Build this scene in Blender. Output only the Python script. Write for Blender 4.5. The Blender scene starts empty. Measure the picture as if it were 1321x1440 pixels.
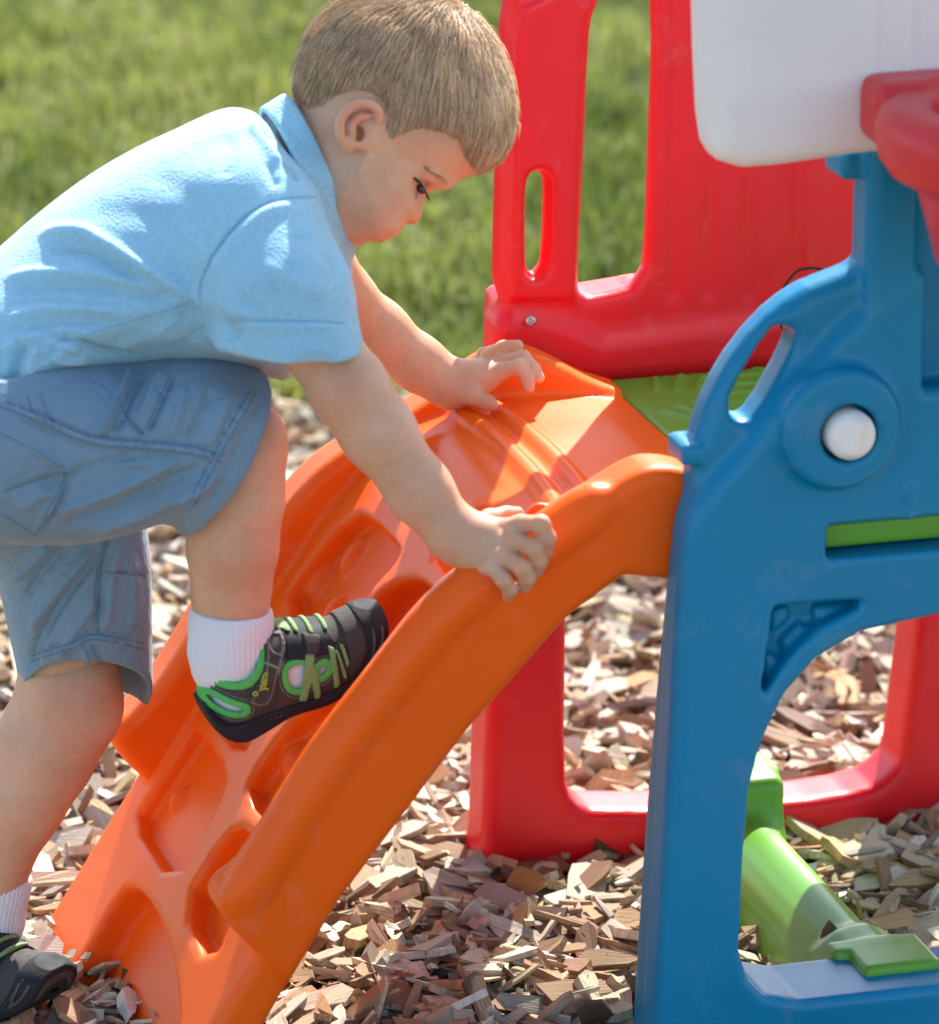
import bpy, bmesh, math, random, time
import numpy as np
from mathutils import Vector, Matrix
from mathutils.bvhtree import BVHTree
T0 = time.time()
rng = np.random.default_rng(7)
random.seed(7)
SC = bpy.context.scene
COL = SC.collection
# ------------------------------------------------------------------ camera maths
FOC, TH, PS = 7500.0, math.radians(17.9), math.radians(16.0)
CAM = np.array([-1.1, -3.466, 1.644])
_F = np.array([math.sin(PS), math.cos(PS), 0.0])
RT = np.array([math.cos(PS), -math.sin(PS), 0.0])
FW = _F*math.cos(TH) - np.array([0, 0, math.sin(TH)])
UP = _F*math.sin(TH) + np.array([0, 0, math.cos(TH)])
def ray(px, py): return FW + RT*((px-660.5)/FOC) - UP*((py-720.0)/FOC)
def at(px, py, Y):
    r = ray(px, py); return CAM + r*((Y-CAM[1])/r[1])
def onz(px, py, Z):
    r = ray(px, py); return CAM + r*((Z-CAM[2])/r[2])
def onp(px, py, P, n):
    r = ray(px, py); return CAM + r*(np.dot(P-CAM, n)/np.dot(r, n))
def proj(V):
    v = V-CAM; d = v@FW
    return np.stack([660.5+FOC*(v@RT)/d, 720-FOC*(v@UP)/d], 1)
def xz(pts, Y): return np.array([at(p[0], p[1], Y)[[0, 2]] for p in pts])
def chaikin(p, n=2):
    p = np.asarray(p, float)
    for _ in range(n):
        q = np.roll(p, -1, 0)
        p = np.stack([.75*p+.25*q, .25*p+.75*q], 1).reshape(-1, p.shape[1])
    return p
def smooth_line(p, n=8):
    p = np.asarray(p, float); P = np.vstack([2*p[0]-p[1], p, 2*p[-1]-p[-2]]); out = []
    for i in range(1, len(P)-2):
        for t in np.linspace(0, 1, n, endpoint=False):
            a, b, c, d = P[i-1], P[i], P[i+1], P[i+2]
            out.append(.5*((2*b)+(c-a)*t+(2*a-5*b+4*c-d)*t*t+(3*b-a-3*c+d)*t**3))
    out.append(p[-1]); return np.array(out)
# ------------------------------------------------------------------ signed distance fields
def polyd(poly, A, B):
    """signed distance (negative inside) of a closed polygon at the grid A, B"""
    p = np.asarray(poly, np.float64); q = np.roll(p, -1, 0)
    d = np.full(np.broadcast(A, B).shape, 1e9); s = np.zeros(d.shape, bool)
    for (ax, ay), (bx, by) in zip(p, q):
        ex, ey = bx-ax, by-ay; L = ex*ex+ey*ey
        if L < 1e-14: continue
        wx, wy = A-ax, B-ay
        h = np.clip((wx*ex+wy*ey)/L, 0, 1)
        d = np.minimum(d, (wx-ex*h)**2+(wy-ey*h)**2)
        c = ((ay > B) != (by > B)) & (A < ex*(B-ay)/(ey if abs(ey) > 1e-12 else 1e-12)+ax)
        s ^= c
    return np.where(s, -1, 1)*np.sqrt(d)
def blur2(a, n):
    for _ in range(n):
        b = np.pad(a, 1, mode='edge')
        a = (b[:-2, 1:-1]+b[2:, 1:-1]+b[1:-1, :-2]+b[1:-1, 2:]+4*a)/8
    return a
def smin(a, b, k):
    if k <= 0: return np.minimum(a, b)
    h = np.clip(.5+.5*(b-a)/k, 0, 1)
    return b+(a-b)*h-k*h*(1-h)
def smax(a, b, k): return -smin(-a, -b, k)
class Prim:
    def __init__(s, fn, lo, hi): s.fn, s.lo, s.hi = fn, np.asarray(lo, float), np.asarray(hi, float)
def cap(a, b, ra, rb):
    a, b = np.asarray(a, float), np.asarray(b, float); ba = b-a; L = max(ba@ba, 1e-12)
    def fn(X, Y, Z):
        x, y, z = X-a[0], Y-a[1], Z-a[2]
        h = np.clip((x*ba[0]+y*ba[1]+z*ba[2])/L, 0, 1)
        return np.sqrt((x-ba[0]*h)**2+(y-ba[1]*h)**2+(z-ba[2]*h)**2)-(ra+(rb-ra)*h)
    r = max(ra, rb); return Prim(fn, np.minimum(a, b)-r, np.maximum(a, b)+r)
def ell(c, r, R=None):
    c = np.asarray(c, float); R = np.eye(3) if R is None else np.asarray(R, float)
    def fn(X, Y, Z):
        x, y, z = X-c[0], Y-c[1], Z-c[2]
        q = [(x*R[i][0]+y*R[i][1]+z*R[i][2]) for i in range(3)]
        k0 = np.sqrt(sum((q[i]/r[i])**2 for i in range(3)))+1e-9
        k1 = np.sqrt(sum((q[i]/r[i]**2)**2 for i in range(3)))+1e-9
        return k0*(k0-1)/k1
    m = max(r); return Prim(fn, c-m, c+m)
def frame(xdir, ydir=(0, 1, 0)):
    x = np.asarray(xdir, float); x /= np.linalg.norm(x)
    y = np.asarray(ydir, float); y = y-x*(x@y); y /= np.linalg.norm(y)
    return np.array([x, y, np.cross(x, y)])
def box(c, half, rd=.004, R=None):
    c = np.asarray(c, float); R = np.eye(3) if R is None else np.asarray(R, float); half = np.asarray(half, float)
    def fn(X, Y, Z):
        x, y, z = X-c[0], Y-c[1], Z-c[2]
        q = [np.abs(x*R[i][0]+y*R[i][1]+z*R[i][2])-half[i]+rd for i in range(3)]
        return np.sqrt(sum(np.maximum(v, 0)**2 for v in q))+np.minimum(np.maximum(np.maximum(q[0], q[1]), q[2]), 0)-rd
    m = np.abs(R.T)@half; return Prim(fn, c-m, c+m)
def extr(poly, lo, hi, rd=.006, axis=1):
    """polygon extruded along an axis of the grid, edges rounded"""
    poly = np.asarray(poly, float); ia, ib = [i for i in range(3) if i != axis]
    def fn(*G):
        A, B = np.squeeze(G[ia]), np.squeeze(G[ib])
        d2 = polyd(poly, A[:, None], B[None, :])+rd
        d2 = np.expand_dims(d2, axis)
        dy = np.abs(G[axis]-(lo+hi)/2)-(hi-lo)/2+rd
        return np.minimum(np.maximum(d2, dy), 0)+np.sqrt(np.maximum(d2, 0)**2+np.maximum(dy, 0)**2)-rd
    l, h = np.zeros(3), np.zeros(3)
    l[ia], l[ib] = poly.min(0); h[ia], h[ib] = poly.max(0); l[axis], h[axis] = lo, hi
    return Prim(fn, l, h)
def infl(poly, Yc, W, R, p=2.2, nb=3, off=0.0):
    """outline in the XZ plane blown up sideways along Y to the half width W"""
    poly = np.asarray(poly, float)
    def fn(X, Y, Z):
        A, B = X[:, 0, 0], Z[0, 0, :]
        d2 = blur2(polyd(poly, A[:, None], B[None, :]), nb)[:, None, :]-off
        t = np.maximum(d2/R+1, 0)
        u = np.abs(Y-Yc)/(W+off)
        return ((t**p+u**p)**(1/p)-1)*min(R, W)
    l = np.array([poly[:, 0].min()-off, Yc-W-off, poly[:, 1].min()-off]); h = np.array([poly[:, 0].max()+off, Yc+W+off, poly[:, 1].max()+off])
    return Prim(fn, l, h)
class Field:
    def __init__(s, lo, hi, h):
        s.lo = np.asarray(lo, float); s.h = h
        s.n = np.ceil((np.asarray(hi, float)-s.lo)/h).astype(int)+1
        s.ax = [s.lo[i]+np.arange(s.n[i])*h for i in range(3)]
        s.f = np.full(s.n, 1.0, np.float32)
    def cut(s, lo, hi, pad):
        a = np.clip(np.floor((np.asarray(lo)-pad-s.lo)/s.h).astype(int), 0, s.n)
        b = np.clip(np.ceil((np.asarray(hi)+pad-s.lo)/s.h).astype(int)+1, 0, s.n)
        if np.any(b-a < 2): return None, None
        sl = tuple(slice(a[i], b[i]) for i in range(3))
        G = [s.ax[i][sl[i]].reshape([-1 if j == i else 1 for j in range(3)]) for i in range(3)]
        return sl, G
    def add(s, pr, k=0.0, pad=None):
        sl, G = s.cut(pr.lo, pr.hi, (k+4*s.h) if pad is None else pad)
        if sl: s.f[sl] = smin(s.f[sl], pr.fn(*G).astype(np.float32), k)
        return s
    def sub(s, pr, k=0.0):
        sl, G = s.cut(pr.lo, pr.hi, k+4*s.h)
        if sl: s.f[sl] = smax(s.f[sl], -pr.fn(*G).astype(np.float32), k)
        return s
    def halfspace(s, P, n, k=0.0):
        """keep the side the normal points away from"""
        X, Y, Z = [s.ax[i].reshape([-1 if j == i else 1 for j in range(3)]) for i in range(3)]
        s.f = smax(s.f, ((X-P[0])*n[0]+(Y-P[1])*n[1]+(Z-P[2])*n[2]).astype(np.float32), k); return s
    def mesh(s, smooth=2):
        f = s.f; f[0] = f[-1] = 1; f[:, 0] = f[:, -1] = 1; f[:, :, 0] = f[:, :, -1] = 1
        S = f < 0
        c = np.zeros(np.array(f.shape)-1, np.int8)
        for dx in (0, 1):
            for dy in (0, 1):
                for dz in (0, 1):
                    c += S[dx:S.shape[0]-1+dx, dy:S.shape[1]-1+dy, dz:S.shape[2]-1+dz]
        I = np.array(np.nonzero((c > 0) & (c < 8))).T
        idx = np.full(c.shape, -1, np.int64); idx[tuple(I.T)] = np.arange(len(I))
        pos = np.zeros((len(I), 3)); cnt = np.zeros(len(I))
        cor = [np.array([(q >> 2) & 1, (q >> 1) & 1, q & 1]) for q in range(8)]
        fv = [f[tuple((I+o).T)] for o in cor]
        for a in range(8):
            for b in range(a+1, 8):
                if np.abs(cor[a]-cor[b]).sum() != 1: continue
                x = (fv[a] < 0) != (fv[b] < 0)
                t = np.where(x, fv[a]/np.where(x, fv[a]-fv[b], 1), 0)
                pos += np.where(x[:, None], cor[a]+t[:, None]*(cor[b]-cor[a]), 0); cnt += x
        V = s.lo+(I+pos/cnt[:, None])*s.h
        Q = []
        for ax in range(3):
            sh = [slice(1, -1)]*3; s0, s1 = list(sh), list(sh); s0[ax] = slice(0, -1); s1[ax] = slice(1, None)
            A, B = S[tuple(s0)], S[tuple(s1)]
            E = np.array(np.nonzero(A != B)).T
            ins = A[tuple(E.T)]
            off = np.ones(3, int); off[ax] = 0; E = E+off
            u, v = (ax+1) % 3, (ax+2) % 3
            eu, ev = np.eye(3, dtype=int)[u], np.eye(3, dtype=int)[v]
            q = np.stack([idx[tuple((E-eu-ev).T)], idx[tuple((E-ev).T)], idx[tuple(E.T)], idx[tuple((E-eu).T)]], 1)
            q[~ins] = q[~ins][:, ::-1]; Q.append(q)
        Q = np.vstack(Q)
        V = relax(V, Q, smooth)
        return V, Q
def relax(V, Q, n):
    if n == 0: return V
    e = np.vstack([Q[:, [0, 1]], Q[:, [1, 2]], Q[:, [2, 3]], Q[:, [3, 0]]])
    N = len(V); deg = np.maximum(np.bincount(e.ravel(), minlength=N), 1)[:, None]
    for i in range(n):
        for lam in (.5, -.52):
            a = np.stack([np.bincount(e[:, 0], V[e[:, 1], j], N)+np.bincount(e[:, 1], V[e[:, 0], j], N) for j in range(3)], 1)/deg
            V = V+lam*(a-V)
    return V
def vnormals(V, Q):
    n = np.cross(V[Q[:, 2]]-V[Q[:, 0]], V[Q[:, 3]]-V[Q[:, 1]])
    out = np.stack([sum(np.bincount(Q[:, i], n[:, j], len(V)) for i in range(4)) for j in range(3)], 1)
    return out/np.maximum(np.linalg.norm(out, axis=1), 1e-12)[:, None]
def line_dist(P, line):
    """distance of 2-D points to a polyline, and the position 0..1 along it"""
    line = np.asarray(line, float); d = np.full(len(P), 1e9); u = np.zeros(len(P)); n = len(line)-1
    for i in range(n):
        a, b = line[i], line[i+1]; e = b-a; L = max(e@e, 1e-9)
        h = np.clip(((P-a)@e)/L, 0, 1); q = np.linalg.norm(P-a-h[:, None]*e, axis=1)
        m = q < d; d[m] = q[m]; u[m] = (i+h[m])/n
    return d, u
def sculpt(V, Q, strokes):
    """press folds into cloth: each stroke is (line in picture coordinates, height in m, width)"""
    N = vnormals(V, Q); P = proj(V); view = V-CAM; view /= np.linalg.norm(view, axis=1)[:, None]
    front = np.clip(-(N*view).sum(1)*3, 0, 1)
    tot = np.zeros(len(V))
    for line, amp, w in strokes:
        L = smooth_line(line, 5)
        lo, hi = L.min(0)-3*w, L.max(0)+3*w
        m = np.nonzero(np.all((P > lo) & (P < hi), 1) & (front > 0))[0]
        if not len(m): continue
        d, u = line_dist(P[m], L)
        end = np.clip(np.minimum(u, 1-u)/.18, 0, 1); end = end*end*(3-2*end)
        tot[m] += amp*np.exp(-(d/w)**2)*end*front[m]
    return V+N*tot[:, None]
# ------------------------------------------------------------------ objects
def root_of(p):
    o = np.zeros(3)
    while p is not None: o += np.array(p.location); p = p.parent
    return o
def mk(name, V, Fc, mat, parent=None, smooth=True, flat_at=None, mats=None, fmat=None):
    V = np.asarray(V, float)-root_of(parent)
    me = bpy.data.meshes.new(name)
    if isinstance(Fc, np.ndarray):
        n, k = Fc.shape
        me.vertices.add(len(V)); me.vertices.foreach_set('co', V.astype(np.float32).ravel())
        me.loops.add(n*k); me.loops.foreach_set('vertex_index', Fc.astype(np.int32).ravel())
        me.polygons.add(n); me.polygons.foreach_set('loop_start', np.arange(n, dtype=np.int32)*k)
        me.polygons.foreach_set('use_smooth', np.full(n, smooth))
        me.update(calc_edges=True)
    else:
        me.from_pydata([tuple(v) for v in V], [], [tuple(f) for f in Fc])
        me.polygons.foreach_set('use_smooth', np.full(len(me.polygons), smooth)); me.update()
    for m in (mats or [mat]): me.materials.append(m)
    if fmat is not None: me.polygons.foreach_set('material_index', np.asarray(fmat, np.int32))
    o = bpy.data.objects.new(name, me); COL.objects.link(o)
    if parent is not None: o.parent = parent
    return o
def thing(o, label, cat, group=None):
    o['label'] = label; o['category'] = cat
    if group: o['group'] = group
    return o
def empty(name, loc):
    o = bpy.data.objects.new(name, None); o.location = loc; o.empty_display_size = .05; COL.objects.link(o); return o
def tube(P, r, n=8, closed=False):
    """tube round a 3-D line; r may vary along it"""
    P = np.asarray(P, float); m = len(P); r = np.broadcast_to(np.asarray(r, float), (m,))
    T = np.gradient(P, axis=0); T /= np.maximum(np.linalg.norm(T, axis=1), 1e-9)[:, None]
    a = np.array([.31, .17, .93]); V = []
    for i in range(m):
        u = np.cross(T[i], a); u /= np.linalg.norm(u); w = np.cross(T[i], u)
        for j in range(n):
            t = 2*math.pi*j/n; V.append(P[i]+r[i]*(u*math.cos(t)+w*math.sin(t)))
    Fs = [(i*n+j, i*n+(j+1) % n, (i+1)*n+(j+1) % n, (i+1)*n+j) for i in range(m-1) for j in range(n)]
    Fs += [tuple(range(n))[::-1], tuple((m-1)*n+j for j in range(n))]
    return V, Fs
def join(parts):
    V, Fs = [], []
    for v, f in parts:
        o = len(V); V += list(v); Fs += [tuple(int(i)+o for i in q) for q in f]
    return np.array(V), Fs
def joinq(parts):
    V, Q, o = [], [], 0
    for v, q in parts: V.append(v); Q.append(q+o); o += len(v)
    return np.vstack(V), np.vstack(Q)
def lathe(prof, c, n=48):
    V = [(c[0]+r*math.cos(2*math.pi*j/n), c[1]+r*math.sin(2*math.pi*j/n), c[2]+z) for r, z in prof for j in range(n)]
    m = len(prof)
    Fs = [(i*n+j, i*n+(j+1) % n, ((i+1) % m)*n+(j+1) % n, ((i+1) % m)*n+j) for i in range(m) for j in range(n)]
    return np.array(V), Fs
# ------------------------------------------------------------------ materials
def lin(r, g, b):
    return tuple(((c/255)/12.92 if c/255 <= .04045 else ((c/255+.055)/1.055)**2.4) for c in (r, g, b))+(1,)
def mat(name, col, rough=.5, sss=0, sssr=(.01, .005, .003), var=.0, vscale=8, bump=0, bscale=200, sheen=0, spec=.5, coat=0, wear=0, extra=None):
    m = bpy.data.materials.new(name); m.use_nodes = True
    nt = m.node_tree; N = nt.nodes; L = nt.links; b = N['Principled BSDF']
    b.inputs['Base Color'].default_value = col; b.inputs['Roughness'].default_value = rough
    b.inputs['Specular IOR Level'].default_value = spec
    if sss:
        b.inputs['Subsurface Weight'].default_value = sss; b.inputs['Subsurface Radius'].default_value = sssr
        b.inputs['Subsurface Scale'].default_value = 1.0
    if sheen: b.inputs['Sheen Weight'].default_value = sheen; b.inputs['Sheen Roughness'].default_value = .4
    if coat: b.inputs['Coat Weight'].default_value = coat; b.inputs['Coat Roughness'].default_value = .15
    tc = N.new('ShaderNodeTexCoord')
    if var:
        no = N.new('ShaderNodeTexNoise'); no.inputs['Scale'].default_value = vscale; no.inputs['Detail'].default_value = 5
        L.new(tc.outputs['Object'], no.inputs['Vector'])
        hs = N.new('ShaderNodeHueSaturation'); hs.inputs['Color'].default_value = col
        mr = N.new('ShaderNodeMapRange'); mr.inputs[1].default_value = .3; mr.inputs[2].default_value = .7
        mr.inputs[3].default_value = 1-var; mr.inputs[4].default_value = 1+var
        L.new(no.outputs['Fac'], mr.inputs[0]); L.new(mr.outputs[0], hs.inputs['Value']); L.new(hs.outputs[0], b.inputs['Base Color'])
        if wear:                                                    # scuffs and dust that dull the surface in patches
            n4 = N.new('ShaderNodeTexNoise'); n4.inputs['Scale'].default_value = 26; n4.inputs['Detail'].default_value = 9; n4.inputs['Roughness'].default_value = .72; n4.inputs['Distortion'].default_value = .6
            L.new(tc.outputs['Object'], n4.inputs['Vector'])
            m4 = N.new('ShaderNodeMapRange'); m4.inputs[1].default_value = .56; m4.inputs[2].default_value = .74; m4.inputs[3].default_value = 0; m4.inputs[4].default_value = wear
            L.new(n4.outputs['Fac'], m4.inputs[0])
            m5 = N.new('ShaderNodeMix'); m5.data_type = 'RGBA'; L.new(m4.outputs[0], m5.inputs[0]); L.new(hs.outputs[0], m5.inputs[6]); m5.inputs[7].default_value = (.45, .36, .28, 1)
            L.new(m5.outputs[2], b.inputs['Base Color'])
        rr = N.new('ShaderNodeMapRange'); rr.inputs[1].default_value = .3; rr.inputs[2].default_value = .7
        rr.inputs[3].default_value = max(rough-.07, .05); rr.inputs[4].default_value = rough+.07
        L.new(no.outputs['Fac'], rr.inputs[0]); L.new(rr.outputs[0], b.inputs['Roughness'])
    if bump:
        n2 = N.new('ShaderNodeTexNoise'); n2.inputs['Scale'].default_value = bscale; n2.inputs['Detail'].default_value = 3
        L.new(tc.outputs['Object'], n2.inputs['Vector'])
        bp = N.new('ShaderNodeBump'); bp.inputs['Strength'].default_value = bump; bp.inputs['Distance'].default_value = .002
        L.new(n2.outputs['Fac'], bp.inputs['Height']); L.new(bp.outputs[0], b.inputs['Normal'])
    if extra: extra(nt, b, tc)
    return m
PL = dict(wear=.14, rough=.36, sss=.10, sssr=(.016, .006, .004), var=.055, vscale=7, bump=.07, bscale=120, spec=.35)
ORANGE = mat('orange_plastic', (.97, .124, .004, 1), **dict(PL, spec=.22, rough=.40))
RED = mat('red_plastic', (.80, .010, .018, 1), **PL)
BLUE = mat('blue_plastic', (.0, .205, .37, 1), **PL)
GREEN = mat('green_plastic', (.13, .36, .035, 1), **PL)
WHITE = mat('white_plastic', (.85, .785, .70, 1), **dict(PL, rough=.42))
HOOPRED = mat('coral_red_plastic', (.72, .030, .032, 1), **PL)
STEEL = mat('screw_steel', (.55, .55, .56, 1), rough=.3)
STEEL.node_tree.nodes['Principled BSDF'].inputs['Metallic'].default_value = 1
def vnoise(x, y, s, seed=0):
    r = np.random.default_rng(seed); T = r.random((64, 64))
    x, y = x/s, y/s; i, j = np.floor(x).astype(int), np.floor(y).astype(int); u, v = x-i, y-j
    u, v = u*u*(3-2*u), v*v*(3-2*v)
    g = lambda a, b: T[a % 64, b % 64]
    return (g(i, j)*(1-u)+g(i+1, j)*u)*(1-v)+(g(i, j+1)*(1-u)+g(i+1, j+1)*u)*v
def attr_mat(name, rough, trans=0, grain=False, sheen=0):
    m = bpy.data.materials.new(name); m.use_nodes = True; nt = m.node_tree; N, L = nt.nodes, nt.links; b = N['Principled BSDF']
    b.inputs['Roughness'].default_value = rough; b.inputs['Specular IOR Level'].default_value = .3
    a = N.new('ShaderNodeAttribute'); a.attribute_name = 'col'; c = a.outputs['Color']
    if grain:
        uv = N.new('ShaderNodeUVMap'); uv.uv_map = 'uv'
        mp = N.new('ShaderNodeMapping'); mp.inputs['Scale'].default_value = (35, 700, 1); L.new(uv.outputs[0], mp.inputs[0])
        no = N.new('ShaderNodeTexNoise'); no.inputs['Scale'].default_value = 1; no.inputs['Detail'].default_value = 4; L.new(mp.outputs[0], no.inputs['Vector'])
        mr = N.new('ShaderNodeMapRange'); mr.inputs[1].default_value = .25; mr.inputs[2].default_value = .75; mr.inputs[3].default_value = .70; mr.inputs[4].default_value = 1.2
        L.new(no.outputs['Fac'], mr.inputs[0])
        mx = N.new('ShaderNodeVectorMath'); mx.operation = 'MULTIPLY'; L.new(c, mx.inputs[0]); L.new(mr.outputs[0], mx.inputs[1]); c = mx.outputs[0]
        bp = N.new('ShaderNodeBump'); bp.inputs['Strength'].default_value = .5; bp.inputs['Distance'].default_value = .0015
        L.new(no.outputs['Fac'], bp.inputs['Height']); L.new(bp.outputs[0], b.inputs['Normal'])
    L.new(c, b.inputs['Base Color'])
    if trans:
        out = [n for n in N if n.type == 'OUTPUT_MATERIAL'][0]
        t = N.new('ShaderNodeBsdfTranslucent'); L.new(c, t.inputs[0]); ms = N.new('ShaderNodeMixShader'); ms.inputs[0].default_value = trans
        L.new(b.outputs[0], ms.inputs[1]); L.new(t.outputs[0], ms.inputs[2]); L.new(ms.outputs[0], out.inputs[0])
    return m
def setcol(me, colors):
    a = me.color_attributes.new('col', 'FLOAT_COLOR', 'POINT')
    a.data.foreach_set('color', np.column_stack([colors, np.ones(len(colors))]).astype(np.float32).ravel())
# ------------------------------------------------------------------ world, sun, camera
SUN_AZ, SUN_EL = math.radians(30.5), math.radians(43)
w = bpy.data.worlds.new('World'); SC.world = w; w.use_nodes = True
sk = w.node_tree.nodes.new('ShaderNodeTexSky'); sk.sky_type = 'NISHITA'; sk.sun_disc = False
sk.sun_elevation = SUN_EL; sk.sun_rotation = SUN_AZ
w.node_tree.links.new(sk.outputs[0], w.node_tree.nodes['Background'].inputs[0])
w.node_tree.nodes['Background'].inputs[1].default_value = 0.14
sl = bpy.data.lights.new('sun', 'SUN'); sl.energy = 4.5; sl.angle = math.radians(.5); sl.color = (1, .965, .905)
so = bpy.data.objects.new('sun', sl); COL.objects.link(so)
sdir = Vector((math.sin(SUN_AZ)*math.cos(SUN_EL), math.cos(SUN_AZ)*math.cos(SUN_EL), math.sin(SUN_EL)))
so.rotation_euler = (-sdir).to_track_quat('-Z', 'Y').to_euler(); so.location = sdir*6
cd = bpy.data.cameras.new('camera'); co = bpy.data.objects.new('camera', cd); COL.objects.link(co); SC.camera = co
cd.sensor_fit = 'VERTICAL'; cd.sensor_height = 24; cd.sensor_width = 24; cd.lens = 24*FOC/1440
cd.clip_start = .1; cd.clip_end = 500
co.matrix_world = Matrix(((RT[0], UP[0], -FW[0], CAM[0]), (RT[1], UP[1], -FW[1], CAM[1]), (RT[2], UP[2], -FW[2], CAM[2]), (0, 0, 0, 1)))
cd.dof.use_dof = True; cd.dof.focus_distance = 4.12; cd.dof.aperture_fstop = 4.6
SC.view_settings.view_transform = 'Standard'; SC.view_settings.look = 'None'; SC.view_settings.exposure = 1.3
SC.render.engine = 'CYCLES'; SC.cycles.use_denoising = True
SC.cycles.max_bounces = 8; SC.cycles.diffuse_bounces = 4

# ------------------------------------------------------------------ play climber
climber = empty('play_climber', (.27, .27, 0))
thing(climber, 'plastic toddler climber with orange stairs, red and blue sides and white backboard', 'play climber')
XC = .268
# ---- orange stairs, modelled in the frame of the slope: s up the slope, Y across, n out of it
SO = np.array([-.2, 0, .3]); SD = np.array([.576, 0, .817]); SN = np.array([-.817, 0, .576])
def sn(P):
    P = np.asarray(P, float); return np.stack([(P[:, 0]-SO[0])*SD[0]+(P[:, 1]-SO[2])*SD[2], (P[:, 0]-SO[0])*SN[0]+(P[:, 1]-SO[2])*SN[2]], 1)
def on_tread(pts, off):
    out = []
    for p in pts:
        w_ = onp(p[0], p[1], SO+SN*off, SN)-SO; out.append((w_@SD, w_[1]))
    return np.array(out)
Y0, Y1 = .028, .438
TR = -.03
rail_top = [(.134, .440), (.126, .445), (.104, .463), (.082, .478), (.060, .488), (.035, .489), (.004, .474), (-.034, .452), (-.08, .427), (-.119, .398), (-.16, .349), (-.199, .300), (-.24, .238), (-.266, .207), (-.281, .196), (-.286, .184), (-.276, .166), (-.258, .146)]
tread = [(.134, .431), (.10, .437), (.04, .441), (-.005, .438), (-.045, .422), (-.085, .386), (-.115, .352), (-.174, .267), (-.25, .154), (-.37, -.03)]
under = [(.134, .395), (.06, .402), (.02, .409), (-.023, .381), (-.098, .301), (-.195, .179), (-.249, .089), (-.325, -.03)]
F = Field((-.43, .0, -.29), (.36, .475, .10), .003)
body = sn(np.array(tread+under[::-1]))
F.add(extr(body, Y0+.006, Y1-.006, .010))
for a, b, pa, pb in ((Y0, Y0+.048, .0, .0), (Y1-.048, Y1, .0, .0)):
    low = [(-.236, .115), (-.195, .179), (-.098, .301), (-.023, .381), (.02, .409), (.06, .402), (.134, .397)] if a < .2 else [(-.236, .16), (-.175, .25), (-.10, .345), (-.04, .405), (.02, .425), (.134, .42)]
    rt = np.array(rail_top)
    if a > .2: rt[:, 1] -= np.interp(rt[:, 0], [-.2, -.06, .1, .14], [0, .016, .016, .0])
    rail = sn(np.vstack([smooth_line(rt, 4), low]))
    F.add(extr(rail, a, b, .010), .004)
# rolled grip along the outer edge of the near rail, with a rounded end at both ends
gp = smooth_line(sn(np.array([(.000, .462), (-.034, .441), (-.08, .414), (-.119, .385), (-.16, .336), (-.199, .288), (-.24, .226), (-.262, .192)])), 5)
for (a0, a1), (b0, b1) in zip(gp[:-1], gp[1:]): F.add(cap((a0, .0418, a1), (b0, .0418, b1), .0176, .0176), .006)
# backing of the leg recess
F.add(extr(sn(np.array([(-.20, .17), (-.36, -.03), (-.30, -.03), (-.15, .17)])), .15, .425, .008))
def pocket(px, depth, k=.0055, rd=.004, off=TR, it=1):
    poly = chaikin(on_tread(px, off), it); poly[:, 1] = np.clip(poly[:, 1], Y0+.054, Y1-.054)
    F.sub(extr(poly, off-depth, off+.03, rd, axis=2), k)
POCK = [
 [(160, 1140), (192, 1085), (244, 1012), (266, 1022), (300, 1078), (285, 1125), (222, 1236)],
 [(230, 1262), (296, 1160), (328, 1152), (346, 1198), (322, 1242), (270, 1350)],
 [(322, 1108), (350, 1056), (410, 985), (486, 950), (494, 990), (372, 1170)],
 [(272, 990), (258, 950), (300, 875), (352, 850), (402, 895), (350, 1000), (320, 1056)],
 [(378, 842), (420, 780), (476, 712), (502, 718), (542, 758), (538, 780), (478, 856), (428, 882)],
 [(450, 940), (505, 842), (527, 816), (552, 802), (572, 804), (598, 826), (608, 860), (520, 960)],
 [(574, 756), (636, 692), (688, 645), (738, 640), (784, 694), (720, 770), (630, 826)],
 [(506, 674), (560, 590), (592, 562), (640, 578), (676, 604), (674, 628), (622, 676), (570, 728)]]
for i, px in enumerate(POCK): pocket(px, .036 if i in (1, 5, 7) else .030)
pocket([(60, 1370), (95, 1320), (142, 1238), (166, 1232), (196, 1268), (214, 1320), (226, 1400), (220, 1500), (20, 1500)], .045, it=1)
for (px, py), ang, r in [((490, 780), 1, .013), ((443, 820), 1, .011), ((464, 856), 1, .012), ((246, 1122), 1, .009), ((405, 1062), 1, .010), ((692, 722), 0, .008), ((734, 712), 0, .008)]:
    c = on_tread([(px, py)], TR-.024)[0]
    F.add(ell((c[0], c[1], TR-.032 if ang else TR-.040), (r*1.5, r*.75, .011)), .004)
for x0 in (-.016, .010):
    L = []
    for y in np.linspace(.09, .385, 40):
        x_ = x0+.016*math.cos((y-.24)*7); z_ = np.interp(x_, [q[0] for q in tread[::-1]], [q[1] for q in tread[::-1]])-.001
        P_ = np.array([x_, y, z_]); L.append(((P_-SO)@SD, y, (P_-SO)@SN))
    for a, b in zip(L[:-1], L[1:]): F.add(cap(a, b, .0042, .0042), .008)
V, Q = F.mesh(2)
V = SO+V[:, :1]*SD+V[:, 1:2]*np.array([0, 1, 0])+V[:, 2:]*SN
mk('climbing_stairs', V, Q, ORANGE, climber)

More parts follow.
